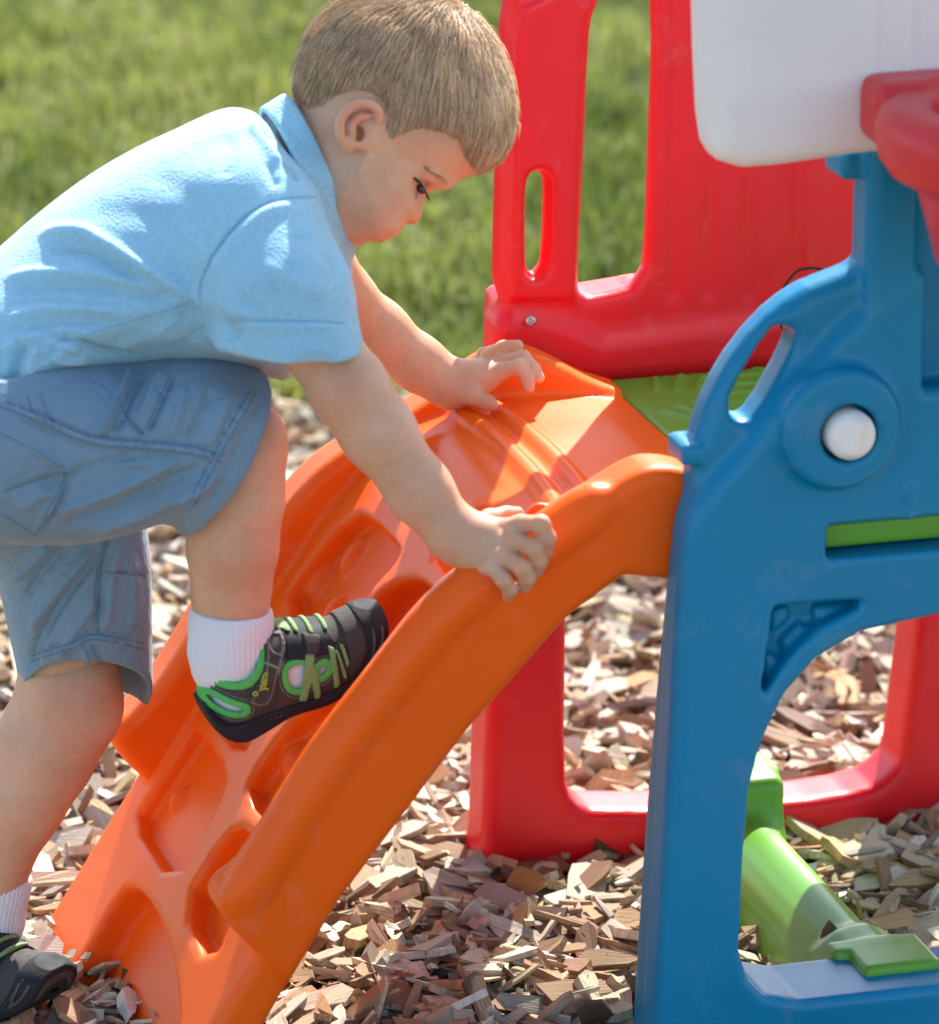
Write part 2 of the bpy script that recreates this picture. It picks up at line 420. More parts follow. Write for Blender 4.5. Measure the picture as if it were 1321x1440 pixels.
# ---- blue side
def mirror(H): H = np.asarray(H); M = H[::-1].copy(); M[:, 0] = 2*XC-M[:, 0]; return np.vstack([H, M])
F = Field((-.03, -.045, -.04), (.57, .085, .86), .003)
B0, B1 = 0.0, .066
out = np.vstack([[(XC, .80), (at(1206, 250, 0)[0], .80)], xz([(1206, 250), (1205, 345), (1196, 366), (1155, 382), (1110, 400), (1056, 444), (1006, 510), (976, 575), (961, 640)], .026), xz([(948, 742), (922, 1010), (904, 1250), (893, 1440), (884, 1600)], .052)])
F.add(extr(chaikin(mirror(out), 1), B0, B1, .013))
dP = xz([(1290, 372), (1140, 508), (1062, 620), (1000, 686), (974, 722), (964, 770), (953, 900), (943, 1100), (932, 1300), (924, 1440), (914, 1600)], -.012)
raised = mirror(np.vstack([[(XC, dP[0, 1])], dP]))
F.add(extr(chaikin(raised, 1), -.012, .03, .012), .006)
for x in (at(1240, 300, 0)[0]+.003, 2*XC-at(1240, 300, 0)[0]-.003):
    F.add(extr(np.array([(x-.017, .80), (x+.022, .80), (x+.022, .56), (x-.017, .60)]), -.012, .03, .010), .004)
c = at(1184, 604, -.022); R_ = .0455
t = np.linspace(0, 2*np.pi, 48, endpoint=False)
for cx in (c[0], 2*XC-c[0]):
    F.add(extr(np.stack([cx+R_*np.cos(t), c[2]+R_*np.sin(t)], 1), -.026, .03, .007), .008)
    F.sub(extr(np.stack([cx+.005+.0215*np.cos(t), c[2]-.003+.0215*np.sin(t)], 1), -.06, -.004, .002), .003)
hole = np.vstack([xz([(1034, 1330), (1040, 1200), (1047, 1110), (1060, 1056), (1074, 1018), (1098, 970), (1142, 920), (1206, 882)], 0), [(XC-.02, at(1300, 860, 0)[2])]])
bot = xz([(1120, 1401), (1070, 1393), (1045, 1368)], 0)
hole = np.vstack([[(XC, bot[0, 1])], bot, hole, [(XC, hole[-1, 1]+.001)]])
F.sub(extr(mirror(hole), -.1, .2, .0), .006)
br = xz([(1082, 848), (1120, 843), (1207, 838), (1200, 850), (1150, 876), (1117, 905), (1092, 936), (1070, 972), (1066, 960)], -.0)
F.sub(extr(br, -.1, .012, .004), .004)
brm = br.copy(); brm[:, 0] = 2*XC-brm[:, 0]; F.sub(extr(brm, -.1, .012, .004), .004)
for q in ([(1082, 856), (1106, 851), (1109, 868), (1082, 890)], [(1144, 852), (1196, 844), (1188, 858), (1152, 877), (1141, 864)], [(1096, 901), (1124, 874), (1138, 889), (1105, 918)], [(1074, 920), (1084, 915), (1093, 930), (1073, 956)]):
    q = xz(q, .008); F.add(extr(q, .004, .03, .002), .0015)
    q = q.copy(); q[:, 0] = 2*XC-q[:, 0]; F.add(extr(q, .004, .03, .002), .0015)
bk = np.array([(-.1, .475), (.6, .475), (.6, .9), (-.1, .9)])
F.sub(extr(bk, .036, .2, .0), .010)
sl_ = chaikin(xz([(1085, 466), (1104, 458), (1122, 466), (1118, 494), (1066, 588), (1044, 596), (1027, 584), (1030, 552)], 0), 1)
for m_ in (0, 1):
    q = sl_.copy()
    if m_: q[:, 0] = 2*XC-q[:, 0]
    F.sub(extr(q, -.1, .2, .0), .008)
sz = xz([(1164, 740), (1164, 788)], -.012)
SLOT = (sz[0, 0], sz[1, 1], sz[0, 1])
F.sub(extr(np.array([(SLOT[0], SLOT[1]), (2*XC-SLOT[0], SLOT[1]), (2*XC-SLOT[0], SLOT[2]), (SLOT[0], SLOT[2])]), -.1, .2, .002), .003)
F.sub(extr(np.array([(XC-.036, .78), (XC+.036, .78), (XC+.036, .545), (XC-.036, .545)]), -.1, .016, .004), .008)
tb = at(966, 630, .02); F.add(box(tb, (.009, .02, .008), .003))
for x in (at(1203, 235, 0)[0], 2*XC-at(1203, 235, 0)[0]): F.add(box((x, .02, at(1203, 235, 0)[2]), (.010, .02, .010), .004), .003)
a_ = at(1281, 690, -.012); F.add(cap(a_, at(1279, 725, -.012), .004, .003), .004)
V, Q = F.mesh(2)
bp = mk('side_frame', V, Q, BLUE, climber); bp['label'] = 'blue side frame with curved handle and arched opening'
# white knob
F = Field(c-np.array([.03, .035, .03]), c+np.array([.035, .03, .03]), .0012)
kc = np.array([c[0]+.005, -.016, c[2]-.003])
F.add(extr(np.stack([kc[0]+.0182*np.cos(t), kc[2]+.0182*np.sin(t)], 1), kc[1]-.020, kc[1]+.02, .008))
F.add(box(kc+np.array([0, -.0195, 0]), (.0036, .0045, .0125), .0032, frame((1, 0, -.25))), .007)
V, Q = F.mesh(2); mk('knob', V, Q, WHITE, climber)
V2 = V.copy(); V2[:, 0] += 2*XC-2*kc[0]; mk('knob', V2, Q, WHITE, climber)

# ---- red side
F = Field((-.01, .42, -.04), (.57, .54, .90), .003)
R0, R1 = .455, .515
lft = np.vstack([xz([(730, -80), (708, -20), (700, 30), (696, 150), (692, 300), (690, 388)], .470), xz([(683, 402), (681, 478), (678, 560), (668, 900), (660, 1160), (653, 1195), (650, 1230), (648, 1330)], .502)])
F.add(extr(mirror(np.vstack([[(XC, lft[0, 1]+.01)], lft])), R0, R1, .012))
win = chaikin(xz([(815, 400), (820, 418), (838, 420), (908, 402), (914, 300), (925, -20), (900, -30), (860, -14), (838, 14), (831, 60), (824, 240)], R0), 1)
F.sub(extr(win, .4, .7, .0), .010)
s2 = chaikin(xz([(742, 376), (742, 268), (748, 244), (764, 244), (769, 262), (766, 366), (757, 385), (748, 386)], R0), 1)
F.sub(extr(s2, .4, .7, .0), .008)
for q in (win, s2):
    q = q.copy(); q[:, 0] = 2*XC-q[:, 0]
    if q is not None and len(q) == len(s2): F.sub(extr(q, .4, .7, .0), .008)
lo_ = chaikin(np.vstack([xz([(800, 850), (797, 1095), (808, 1128), (842, 1146), (1113, 1131), (1222, 1114), (1262, 1088), (1273, 1060)], R0), [(2*XC-at(800, 850, R0)[0], .36), (.38, .405), (.16, .405), (at(800, 850, R0)[0], .36)]]), 1)
F.sub(extr(lo_, .4, .7, .0), .012)
belt = xz([(700, 462), (716, 446), (750, 444), (800, 455), (850, 478), (910, 470), (1100, 445), (1290, 428), (1290, 515), (1090, 515), (850, 533), (700, 545)], .449)
F.add(extr(belt, .447, .495, .012), .012)
for px in (955, 1005, 1060, 1130): F.sub(cap(at(px, -60, R0-.003), at(px-6, 415, R0-.003), .004, .004), .006)
F.sub(extr(np.array([(-.1, .50), (.7, .50), (.7, 1.), (-.1, 1.)]), .476, .7, .0), .010)
pn = xz([(716, 420), (722, 60), (736, 10), (800, -20), (826, 10), (816, 60), (806, 420)], R0)
F.add(extr(pn, .450, .47, .004), .006)
s3 = chaikin(xz([(736, 378), (737, 262), (746, 238), (768, 238), (775, 258), (772, 370), (760, 392), (744, 392)], R0), 1)
F.sub(extr(s3, .4, .457, .0), .006); F.sub(extr(s2, .4, .7, .0), .006)
V, Q = F.mesh(2)
rp = mk('side_frame', V, Q, RED, climber); rp['label'] = 'red back side panel with tall window, slot and lower opening'
F = Field(at(747, 451, .443)-.012, at(747, 451, .443)+.012, .0006)
F.add(ell(at(747, 451, .443), (.0045, .0035, .0045))); F.sub(box(at(747, 451, .440), (.0032, .002, .0006), .0001)); F.sub(box(at(747, 451, .440), (.0006, .002, .0032), .0001))
V, Q = F.mesh(1); mk('screw', V, Q, STEEL, climber)
cp = smooth_line([at(*p, .428) for p in [(1158, 379), (1138, 377), (1118, 384), (1098, 415), (1098, 455), (1110, 470), (1124, 480)]], 6)
mk('cord', *tube(cp, .0011, 8), mat('black_cord', (.01, .01, .01, 1), rough=.5), climber)

# ---- green platform with raised arcs, its lip in the slot of the blue side
F = Field((.12, -.02, .38), (.54, .48, .47), .0024)
F.add(box((.324, .257, .416), (.188, .195, .0135), .004))
F.add(box(((SLOT[0]+2*XC-SLOT[0])/2, .04, (SLOT[1]+SLOT[2])/2-.001), ((2*XC-2*SLOT[0])/2-.002, .034, (SLOT[2]-SLOT[1])/2-.003), .004))
F.add(box((.33, .257, .40), (.17, .175, .012), .004))
pc = onz(1010, 575, .43)
pc = onz(1062, 545, .4295)
arcs = []
for r in (.045, .062, .079, .096, .125, .14): arcs += [[(pc[0]+r*math.cos(a), pc[1]+r*1.15*math.sin(a), pc[2]) for a in np.linspace(.15*k+math.pi/2*k, math.pi/2*(k+1)-.15, 14)] for k in range(4)]
for y in np.linspace(-.035, .035, 4): arcs.append([(pc[0]-.034, pc[1]+y, pc[2]), (pc[0]+.034, pc[1]+y, pc[2])])
for A in arcs:
    for a, b in zip(A[:-1], A[1:]): 
        if min(a[0], b[0]) > .155 and max(a[1], b[1]) < .445: F.add(cap(a, b, .0030, .0030), .0008)
V, Q = F.mesh(1); mk('platform', V, Q, GREEN, climber)
# ---- green floor bar between the two sides
F = Field((.08, .0, -.04), (.40, .54, .13), .003)
prof = [(.19, -.03), (.198, .03), (.214, .056), (.234, .070), (.250, .070), (.263, .056), (.274, .02), (.280, -.03)]
F.add(extr(chaikin(np.array(prof), 1), .075, .41, .008))
foot = [(.155, .065), (.165, .082), (.20, .088), (.27, .088), (.30, .082), (.312, .066), (.30, .03), (.17, .03)]
F.add(extr(chaikin(np.array([(.185, -.02), (.19, .03), (.208, .072), (.258, .074), (.278, .03), (.285, -.02)]), 1), .05, .12, .008), .03)
F.add(box((.235, .050, .077), (.037, .030, .007), .004), .014)
F.sub(box((.196, .035, .095), (.014, .022, .02), .003), .004)
F.add(box((.243, .425, .066), (.028, .05, .036), .010), .018)
F.add(extr(np.array([(.218, .05), (.218, .098), (.276, .098), (.276, .05)]), .40, .452, .010), .006)
V, Q = F.mesh(2); mk('floor_bar', V, Q, GREEN, climber)

# ---- white backboard and red hoop
F = Field((.0, -.07, .68), (.57, .02, 1.18), .003)
bb = np.vstack([xz([(968, -60), (971, 60), (975, 150)], -.016), xz([(990, 200)], -.03), xz([(1014, 230), (1050, 241), (1100, 237), (1200, 222)], -.05), [(XC-.03, at(1290, 211, -.05)[2])]])
bb = np.vstack([[(XC, 1.13), (.10, 1.13), (.07, 1.11), (.055, 1.07)], bb])
F.add(extr(mirror(bb), -.052, -.006, .016))
for q in ([(1229, -300), (1229, 120), (1287, 116), (1287, -300)],):
    q = xz(q, -.052); F.add(extr(q, -.056, -.03, .005), .004)
    qi = np.array([(q[:, 0].min()+.007, q[:, 1].max()-.007), (q[:, 0].min()+.007, q[:, 1].min()+.007), (q[:, 0].max()-.009, q[:, 1].min()+.007), (q[:, 0].max()-.009, q[:, 1].max()-.007)])
    F.sub(extr(qi, -.1, -.051, .002), .004)
V, Q = F.mesh(2); mk('backboard', V, Q, WHITE, climber)
hl = at(1246, 196, -.16); HR = XC-hl[0]; hz = hl[2]+.016
prof = [(HR-.036, 0), (HR-.014, .001), (HR-.004, -.004), (HR, -.016), (HR-.002, -.034), (HR-.010, -.046), (HR-.026, -.054), (HR-.030, -.060), (HR-.044, -.110), (HR-.048, -.116), (HR-.056, -.112), (HR-.052, -.09), (HR-.046, -.06), (HR-.042, -.03), (HR-.040, -.006)]
V, Fs = lathe(prof[::-1], (XC, -.16, hz), 72)
hoop = mk('hoop', V, Fs, HOOPRED, climber)
F = Field((hl[0]-.04, -.15, hz-.10), (2*XC-hl[0]+.04, -.04, hz+.03), .003)
bl = at(1219, 190, -.07)[0]
F.add(box((XC, -.072, hz-.019), (XC-bl, .026, .024), .012))
F.sub(Prim(lambda X, Y, Z: np.sqrt((X-XC)**2+(Y+.16)**2)-(HR-.03)+0*Z, (XC-HR, -.2, hz-.1), (XC+HR, 0, hz+.1)))
V, Q = F.mesh(2); br_ = mk('hoop_bracket', V, Q, HOOPRED, climber)
print('climber', round(time.time()-T0, 1))
# ------------------------------------------------------------------ the child
def skin_nodes(nt, b, tc):
    N, L = nt.nodes, nt.links
    a = N.new('ShaderNodeAttribute'); a.attribute_name = 'flush'
    no = N.new('ShaderNodeTexNoise'); no.inputs['Scale'].default_value = 22; no.inputs['Detail'].default_value = 6; L.new(tc.outputs['Object'], no.inputs['Vector'])
    cr = N.new('ShaderNodeValToRGB'); e = cr.color_ramp.elements
    e[0].position = .30; e[0].color = (.60, .30, .165, 1); e[1].position = .70; e[1].color = (.70, .41, .255, 1)
    n6 = N.new('ShaderNodeTexNoise'); n6.inputs['Scale'].default_value = 190; n6.inputs['Detail'].default_value = 4; L.new(tc.outputs['Object'], n6.inputs['Vector'])
    ma = N.new('ShaderNodeMath'); ma.operation = 'MULTIPLY_ADD'; L.new(n6.outputs['Fac'], ma.inputs[0]); ma.inputs[1].default_value = .35; L.new(no.outputs['Fac'], ma.inputs[2])
    mb = N.new('ShaderNodeMath'); mb.operation = 'SUBTRACT'; L.new(ma.outputs[0], mb.inputs[0]); mb.inputs[1].default_value = .175
    L.new(mb.outputs[0], cr.inputs[0])
    mx = N.new('ShaderNodeMix'); mx.data_type = 'RGBA'; L.new(a.outputs['Fac'], mx.inputs[0]); L.new(cr.outputs[0], mx.inputs[6])
    mx.inputs[7].default_value = (.52, .15, .10, 1); L.new(mx.outputs[2], b.inputs['Base Color'])
SKIN = mat('skin', (.64, .36, .24, 1), rough=.48, sss=.35, sssr=(.012, .004, .002), bump=.05, bscale=700, spec=.4, extra=skin_nodes)
def cloth_nodes(c1, scale, dist, st, crease=.35, cd_=.004):
    def fn(nt, b, tc):
        N, L = nt.nodes, nt.links
        vo = N.new('ShaderNodeTexVoronoi'); vo.inputs['Scale'].default_value = scale; L.new(tc.outputs['Object'], vo.inputs['Vector'])
        n1 = N.new('ShaderNodeTexNoise'); n1.inputs['Scale'].default_value = 9; n1.inputs['Detail'].default_value = 6; L.new(tc.outputs['Object'], n1.inputs['Vector'])
        n2 = N.new('ShaderNodeTexNoise'); n2.inputs['Scale'].default_value = scale*.8; n2.inputs['Detail'].default_value = 2; L.new(tc.outputs['Object'], n2.inputs['Vector'])
        ad = N.new('ShaderNodeMath'); ad.operation = 'ADD'; L.new(n1.outputs['Fac'], ad.inputs[0]); L.new(n2.outputs['Fac'], ad.inputs[1])
        mr = N.new('ShaderNodeMapRange'); mr.inputs[1].default_value = .6; mr.inputs[2].default_value = 1.4; mr.inputs[3].default_value = .84; mr.inputs[4].default_value = 1.14; L.new(ad.outputs[0], mr.inputs[0])
        hs = N.new('ShaderNodeHueSaturation'); hs.inputs['Color'].default_value = c1; L.new(mr.outputs[0], hs.inputs['Value']); L.new(hs.outputs[0], b.inputs['Base Color'])
        bp = N.new('ShaderNodeBump'); bp.inputs['Strength'].default_value = st; bp.inputs['Distance'].default_value = dist
        L.new(vo.outputs['Distance'], bp.inputs['Height'])
        b2 = N.new('ShaderNodeBump'); b2.inputs['Strength'].default_value = crease; b2.inputs['Distance'].default_value = cd_
        n3 = N.new('ShaderNodeTexNoise'); n3.inputs['Scale'].default_value = 38; n3.inputs['Detail'].default_value = 4; n3.inputs['Distortion'].default_value = .8; L.new(tc.outputs['Object'], n3.inputs['Vector'])
        L.new(n3.outputs['Fac'], b2.inputs['Height']); L.new(bp.outputs[0], b2.inputs['Normal']); L.new(b2.outputs[0], b.inputs['Normal'])
    return fn
SHIRTC = (.33, .57, .67, 1)
SHIRT = mat('blue_pique_cotton', SHIRTC, rough=.85, sheen=.35, spec=.2, sss=.3, sssr=(.010, .010, .011), extra=cloth_nodes(SHIRTC, 460, .0012, .6))
SHORTC = (.18, .275, .345, 1)
SHORTS = mat('slate_cotton_twill', SHORTC, rough=.75, sheen=.2, spec=.25, extra=cloth_nodes(SHORTC, 620, .0008, .4, .6, .007))
SEAMS = mat('slate_stitching', (.12, .19, .25, 1), rough=.8)
SEAMB = mat('blue_stitching', (.22, .46, .63, 1), rough=.8)
SOCK = mat('white_sock_cotton', (.78, .76, .78, 1), rough=.9, sheen=.3, spec=.15, bump=.4, bscale=900, sss=.1)
RUBBER = mat('charcoal_rubber', (.022, .023, .026, 1), rough=.7, spec=.2, var=.1, vscale=60, bump=.15, bscale=500)
SUEDE = mat('dark_brown_suede', (.055, .045, .04, 1), rough=.85, var=.2, vscale=120, bump=.4, bscale=900)
LIME = mat('green_trim', (.085, .46, .085, 1), rough=.7, var=.12, vscale=150, bump=.4, bscale=1100)
LACE = mat('sage_lace', (.19, .36, .11, 1), rough=.75, var=.15, vscale=300, bump=.4, bscale=1400)
OLIVE = mat('olive_sole_inset', (.16, .19, .03, 1), rough=.6)
HAIRM = attr_mat('hair', .38)
CY = .25
A3 = lambda p, Y: at(p[0], p[1], Y)
def clipped(pr, P, n):
    """the primitive kept on the side the normal points away from"""
    def fn(X, Y, Z): return np.maximum(pr.fn(X, Y, Z), (X-P[0])*n[0]+(Y-P[1])*n[1]+(Z-P[2])*n[2])
    return Prim(fn, pr.lo, pr.hi)
def hemplane(p, q, Y, away):
    a, b = at(*p, Y), at(*q, Y); t = b-a; n = np.array([t[2], 0, -t[0]]); n /= np.linalg.norm(n)
    if n@(at(*away, Y)-a) < 0: n = -n
    return a, n
# ---- head
headpx = [(427, 172), (419, 140), (420, 95), (438, 50), (478, 12), (530, -4), (590, -3), (640, 14), (679, 50), (702, 92), (716, 140), (715, 182), (700, 218), (676, 240), (651, 251), (631, 259), (614, 265), (604, 271), (598.5, 278), (596, 286), (594, 296), (592.5, 304), (589, 311), (583, 314.5), (575, 313), (567, 312.5), (564, 317), (562, 323), (557, 329), (550, 332), (543.5, 331), (540, 334.5), (533, 337), (526, 336), (519, 334), (510, 338), (502, 342), (490, 347), (476, 352), (445, 340), (425, 290), (424, 220)]
# the head is turned and tilted on the neck: its frame is (a, b, c) = (forward in profile, sideways, up in profile)
H0 = at(570, 150, CY); HD = (H0-CAM)@FW
def hp(p, b=0.0):
    P = CAM+ray(p[0], p[1])*(HD+b); return np.array([(P-H0)@RT, b, (P-H0)@UP])
def hloc(P): v = np.asarray(P)-H0; return np.array([v@RT, v@FW, v@UP])
def hworld(V): V = np.atleast_2d(V); return H0+V[:, :1]*RT+V[:, 1:2]*FW+V[:, 2:]*UP
h2 = lambda pts: np.array([hp(p)[[0, 2]] for p in pts])
HP = smooth_line(h2(headpx+headpx[:1]), 3)[:-1]
F = Field(hp((388, 425))+[0, -.11, 0], hp((752, -60))+[0, .11, 0], .0013)
F.add(infl(HP, 0, .070, .080, 2.25, 1))
F.add(cap(hloc(at(462, 225, CY)), hloc(at(385, 320, CY)), .045, .052), .02)
for sd in (-1, 1):
    q = lambda p, d: hp(p, sd*d)
    F.add(ell(q((532, 262), .046), (.020, .012, .018)), .02)                 # cheekbone
    F.add(ell(q((528, 300), .034), (.020, .016, .017)), .02)                 # cheek
    F.sub(ell(q((590, 263), .031), (.0075, .0075, .0085)), .006)             # eye socket
    F.add(cap(q((602, 243), .037), q((627, 255), .014), .0035, .0045), .010) # brow ridge
    F.add(ell(q((583, 257), .0295), (.0066, .0060, .0080), frame((.62, 0, -.78))), .003)   # lids
    F.add(ell(q((576, 302), .0095), (.0055, .0050, .0052)), .004)            # nostril wing
    F.sub(ell(q((573, 310), .0055), (.0026, .0022, .0018)), .0015)
    F.sub(cap(q((585, 290), .013), q((562, 308), .014), .0022, .0022), .006)
    F.add(cap(q((556, 322), .000), q((540, 322), .012), .0030, .0020), .003) # lips
    F.add(cap(q((537, 333), .000), q((529, 326), .012), .0034, .0020), .003)
    F.sub(cap(q((544, 331), 0), q((526, 320), .020), .0011, .0007), .0022)   # mouth
    rim = [((487, 208), .070), ((477, 193), .078), ((477, 170), .083), ((488, 152), .084), ((507, 143), .082), ((526, 146), .077), ((536, 158), .072), ((533, 169), .068)]
    rim = [((505+(p[0]-505)*.93, 178+(p[1]-178)*.93), d) for p, d in rim]
    L = smooth_line([q(p, d) for p, d in rim], 4)
    R3 = frame(q((534, 160), .065)-q((480, 185), .079))
    F.add(ell(q((506, 178), .067), (.0150, .0055, .0188), R3), .004)
    F.sub(ell(q((508, 174), .080), (.0113, .0095, .0145), R3), .003)
    F.sub(ell(q((503, 188), .071), (.0045, .008, .006)), .003)
    for a, b in zip(L[:-1], L[1:]): F.add(cap(a, b, .0030, .0030), .002)
    L2 = smooth_line([q(p, d) for p, d in [((497, 190), .075), ((494, 178), .077), ((504, 166), .076), ((520, 162), .071)]], 4)
    for a, b in zip(L2[:-1], L2[1:]): F.add(cap(a, b, .0020, .0018), .003)
    F.add(ell(q((489, 203), .072), (.0055, .0035, .0065)), .004)
headL, headQ = F.mesh(2); headV = hworld(headL)
print('head', len(headV), round(time.time()-T0, 1))
# ---- arms and hands
def arm(joints, fingers, palm, bound, h=.0013, fs=.82):
    P = np.array([j[0] for j in joints]); r = max(j[1] for j in joints)
    allp = np.vstack([P, bound]); F = Field(allp.min(0)-.04, allp.max(0)+.04, h)
    for (a, ra), (b, rb) in zip(joints[:-1], joints[1:]): F.add(cap(a, b, ra, rb), .012)
    for pr, k in palm: F.add(pr, k)
    fi = Field(F.lo, F.lo+(F.n-1.5)*h, h)
    for fg in fingers:
        G = Field(np.min([q[0] for q in fg], 0)-.015, np.max([q[0] for q in fg], 0)+.015, h)
        lo = np.round((G.lo-F.lo)/h).astype(int); G.lo = F.lo+lo*h; G.ax = [G.lo[i]+np.arange(G.n[i])*h for i in range(3)]
        for (a, ra), (b, rb) in zip(fg[:-1], fg[1:]): G.add(cap(a, b, ra*fs, rb*fs), .003)
        sl = tuple(slice(lo[i], lo[i]+G.n[i]) for i in range(3)); v = fi.f[sl]; np.minimum(v, G.f[:v.shape[0], :v.shape[1], :v.shape[2]], out=v)
    F.f = smin(F.f, fi.f[:F.n[0], :F.n[1], :F.n[2]], .0045); return F
R = lambda x, y, Y: at(x, y, Y)
rj = [(R(385, 340, .155), .036), (R(440, 470, .11), .0275), (R(492, 548, .088), .0268), (R(530, 605, .080), .0258), (R(590, 690, .066), .0222), (R(640, 752, .056), .0185), (R(662, 766, .052), .018)]
rf = [[(R(700, 745, .050), .0085), (R(733, 737, .026), .0083), (R(761, 737, .004), .0078), (R(770, 757, .004), .0074), (R(768, 776, .010), .0064)],
      [(R(695, 757, .046), .0085), (R(724, 760, .020), .0086), (R(751, 770, .001), .0080), (R(758, 788, .003), .0076), (R(754, 803, .009), .0064)],
      [(R(690, 768, .044), .0085), (R(710, 781, .018), .0085), (R(734, 798, .001), .0078), (R(742, 812, .003), .0073), (R(738, 824, .009), .0062)],
      [(R(680, 778, .046), .008), (R(694, 797, .020), .0078), (R(709, 816, .005), .0071), (R(718, 828, .006), .0066), (R(715, 838, .011), .0056)],
      [(R(664, 748, .066), .0095), (R(688, 730, .078), .0088), (R(712, 724, .084), .0075), (R(728, 722, .086), .006)]]
rp_ = [(ell(R(684, 766, .043), (.030, .014, .021), frame(R(720, 778, .03)-R(650, 757, .055), (0, 1, -.35))), .010)]
Fr = arm(rj, rf, rp_, np.array([R(775, 840, .01), R(730, 720, .09)]))
for p in ((725, 741), (717, 763), (704, 783), (689, 799)):
    Fr.add(ell(R(p[0]-4, p[1]-1, .026), (.0065, .006, .006)), .004)
Fr.sub(cap(R(643, 735, .030), R(630, 775, .030), .0012, .0008), .004)
armRV, armRQ = Fr.mesh(2)
lj = [(R(420, 345, .335), .036), (R(478, 420, .372), .0255), (R(530, 466, .382), .0235), (R(590, 512, .378), .020), (R(632, 540, .372), .0172), (R(655, 540, .368), .0165)]
lf = [[(R(690, 536, .362), .0075), (R(708, 521, .358), .0080), (R(731, 515, .350), .0074), (R(742, 532, .345), .0068), (R(744, 544, .342), .0058)],
      [(R(688, 528, .368), .0075), (R(706, 508, .368), .0078), (R(735, 503, .360), .0073), (R(750, 519, .352), .0066), (R(758, 531, .348), .0056)],
      [(R(680, 520, .376), .0075), (R(688, 502, .378), .0075), (R(708, 489, .374), .0068), (R(728, 486, .368), .0058)],
      [(R(672, 514, .384), .007), (R(680, 499, .388), .0065), (R(700, 494, .386), .0058), (R(716, 498, .382), .005)],
      [(R(642, 552, .360), .009), (R(664, 556, .350), .0085), (R(686, 566, .344), .0072), (R(692, 570, .342), .0062)]]
lp_ = [(ell(R(668, 530, .368), (.024, .016, .012), frame(R(700, 524, .364)-R(640, 540, .371))), .010)]
Fl = arm(lj, lf, lp_, np.array([R(765, 480, .38), R(690, 580, .33)]))
armLV, armLQ = Fl.mesh(2)
print('arms', len(armRV), len(armLV), round(time.time()-T0, 1))
# ---- torso core, thighs, shins
torsopx = [(-70, 440), (-40, 402), (0, 370), (60, 316), (130, 262), (200, 220), (270, 188), (318, 165), (350, 158), (378, 168), (430, 262), (470, 360), (474, 400), (440, 450), (400, 503), (388, 524), (368, 521), (300, 503), (230, 497), (170, 502), (120, 508), (60, 534), (0, 584), (-50, 596), (-100, 520)]
TP = chaikin(xz(torsopx, CY), 2)
F = Field(np.array([at(-130, 500, CY)[0], .08, at(100, 1000, CY)[2]-.42]), np.array([at(520, 500, CY)[0], .42, at(400, 120, CY)[2]]), .004)
F.add(infl(TP, CY, .10, .085, 2.2, 2, -.014))
F.add(cap(R(-20, 640, .20), R(20, 660, .19), .042, .045), .02).add(cap(R(-20, 640, .31), R(20, 660, .31), .052, .050), .02)
F.add(cap(R(40, 635, .19), R(325, 640, .16), .048, .033), .02)
F.add(cap(R(70, 690, .31), R(104, 985, .30), .040, .037), .02)
coreV, coreQ = F.mesh(2)
F = Field(R(250, 920, .16)-[.03, .06, .03], R(420, 560, .16)+[.03, .06, .03], .0022)
F.add(cap(R(260, 645, .165), R(338, 632, .16), .038, .0325))
for a, b, ra, rb in (((338, 632), (334, 700), .0318, .0325), ((334, 700), (327, 770), .0325, .0318), ((327, 770), (325, 830), .0318, .0270), ((325, 830), (325, 930), .0275, .0245)):
    F.add(cap(R(*a, .158), R(*b, .156), ra, rb), .012)
F.add(ell(R(364, 604, .158), (.015, .020, .018)), .012)
legRV, legRQ = F.mesh(2)
F = Field(R(-60, 1330, .30)-[.03, .07, .03], R(180, 880, .30)+[.03, .07, .03], .0022)
F.add(cap(R(98, 900, .305), R(98, 990, .30), .038, .0385))
for a, b, ra, rb in (((95, 995), (58, 1060), .0385, .0385), ((58, 1060), (22, 1130), .0385, .034), ((22, 1130), (-8, 1205), .034, .0265), ((-8, 1205), (-20, 1300), .0265, .0235)):
    F.add(cap(R(*a, .30), R(*b, .305), ra, rb), .015)
F.add(ell(R(112, 985, .282), (.022, .018, .025)), .02)
legLV, legLQ = F.mesh(2)
BV, BQ = joinq([(headV, headQ), (armRV, armRQ), (armLV, armLQ), (coreV, coreQ), (legRV, legRQ), (legLV, legLQ)])
person = mk('person', BV, BQ, SKIN)
thing(person, 'small boy in light blue polo shirt and slate shorts climbing the orange stairs', 'person')
fl = np.zeros(len(BV)); PP = proj(BV)
def blush(p, Y, r, a, hd=False):
    c = hworld(hp(p, Y))[0] if hd else at(*p, Y); d = np.linalg.norm(BV-c, axis=1); fl[:] = np.maximum(fl, a*np.exp(-(d/r)**2))
for s in (-1, 1):
    for p, b, r, k in (((551, 324), .005, .006, .75), ((540, 324), .011, .005, .6), ((534, 332), .006, .006, .75), ((540, 288), .045, .016, .3), ((506, 165), .080, .016, .4), ((580, 309), .006, .006, .4), ((503, 187), .066, .006, .7), ((588, 262), .032, .009, .35), ((560, 300), .03, .02, .15)): blush(p, s*b, r, k, True)
for p, Y in (((770, 757), .004), ((755, 795), .004), ((740, 815), .004), ((716, 832), .006), ((742, 535), .343), ((690, 568), .342)): blush(p, Y, .010, .3)
blush((366, 600), .13, .03, .15); blush((105, 990), .265, .03, .25); blush((488, 545), .065, .009, .45)
a = person.data.attributes.new('flush', 'FLOAT', 'POINT'); a.data.foreach_set('value', fl.astype(np.float32))
bvh_body = BVHTree.FromPolygons([tuple(v) for v in headV], [tuple(q) for q in headQ.tolist()])
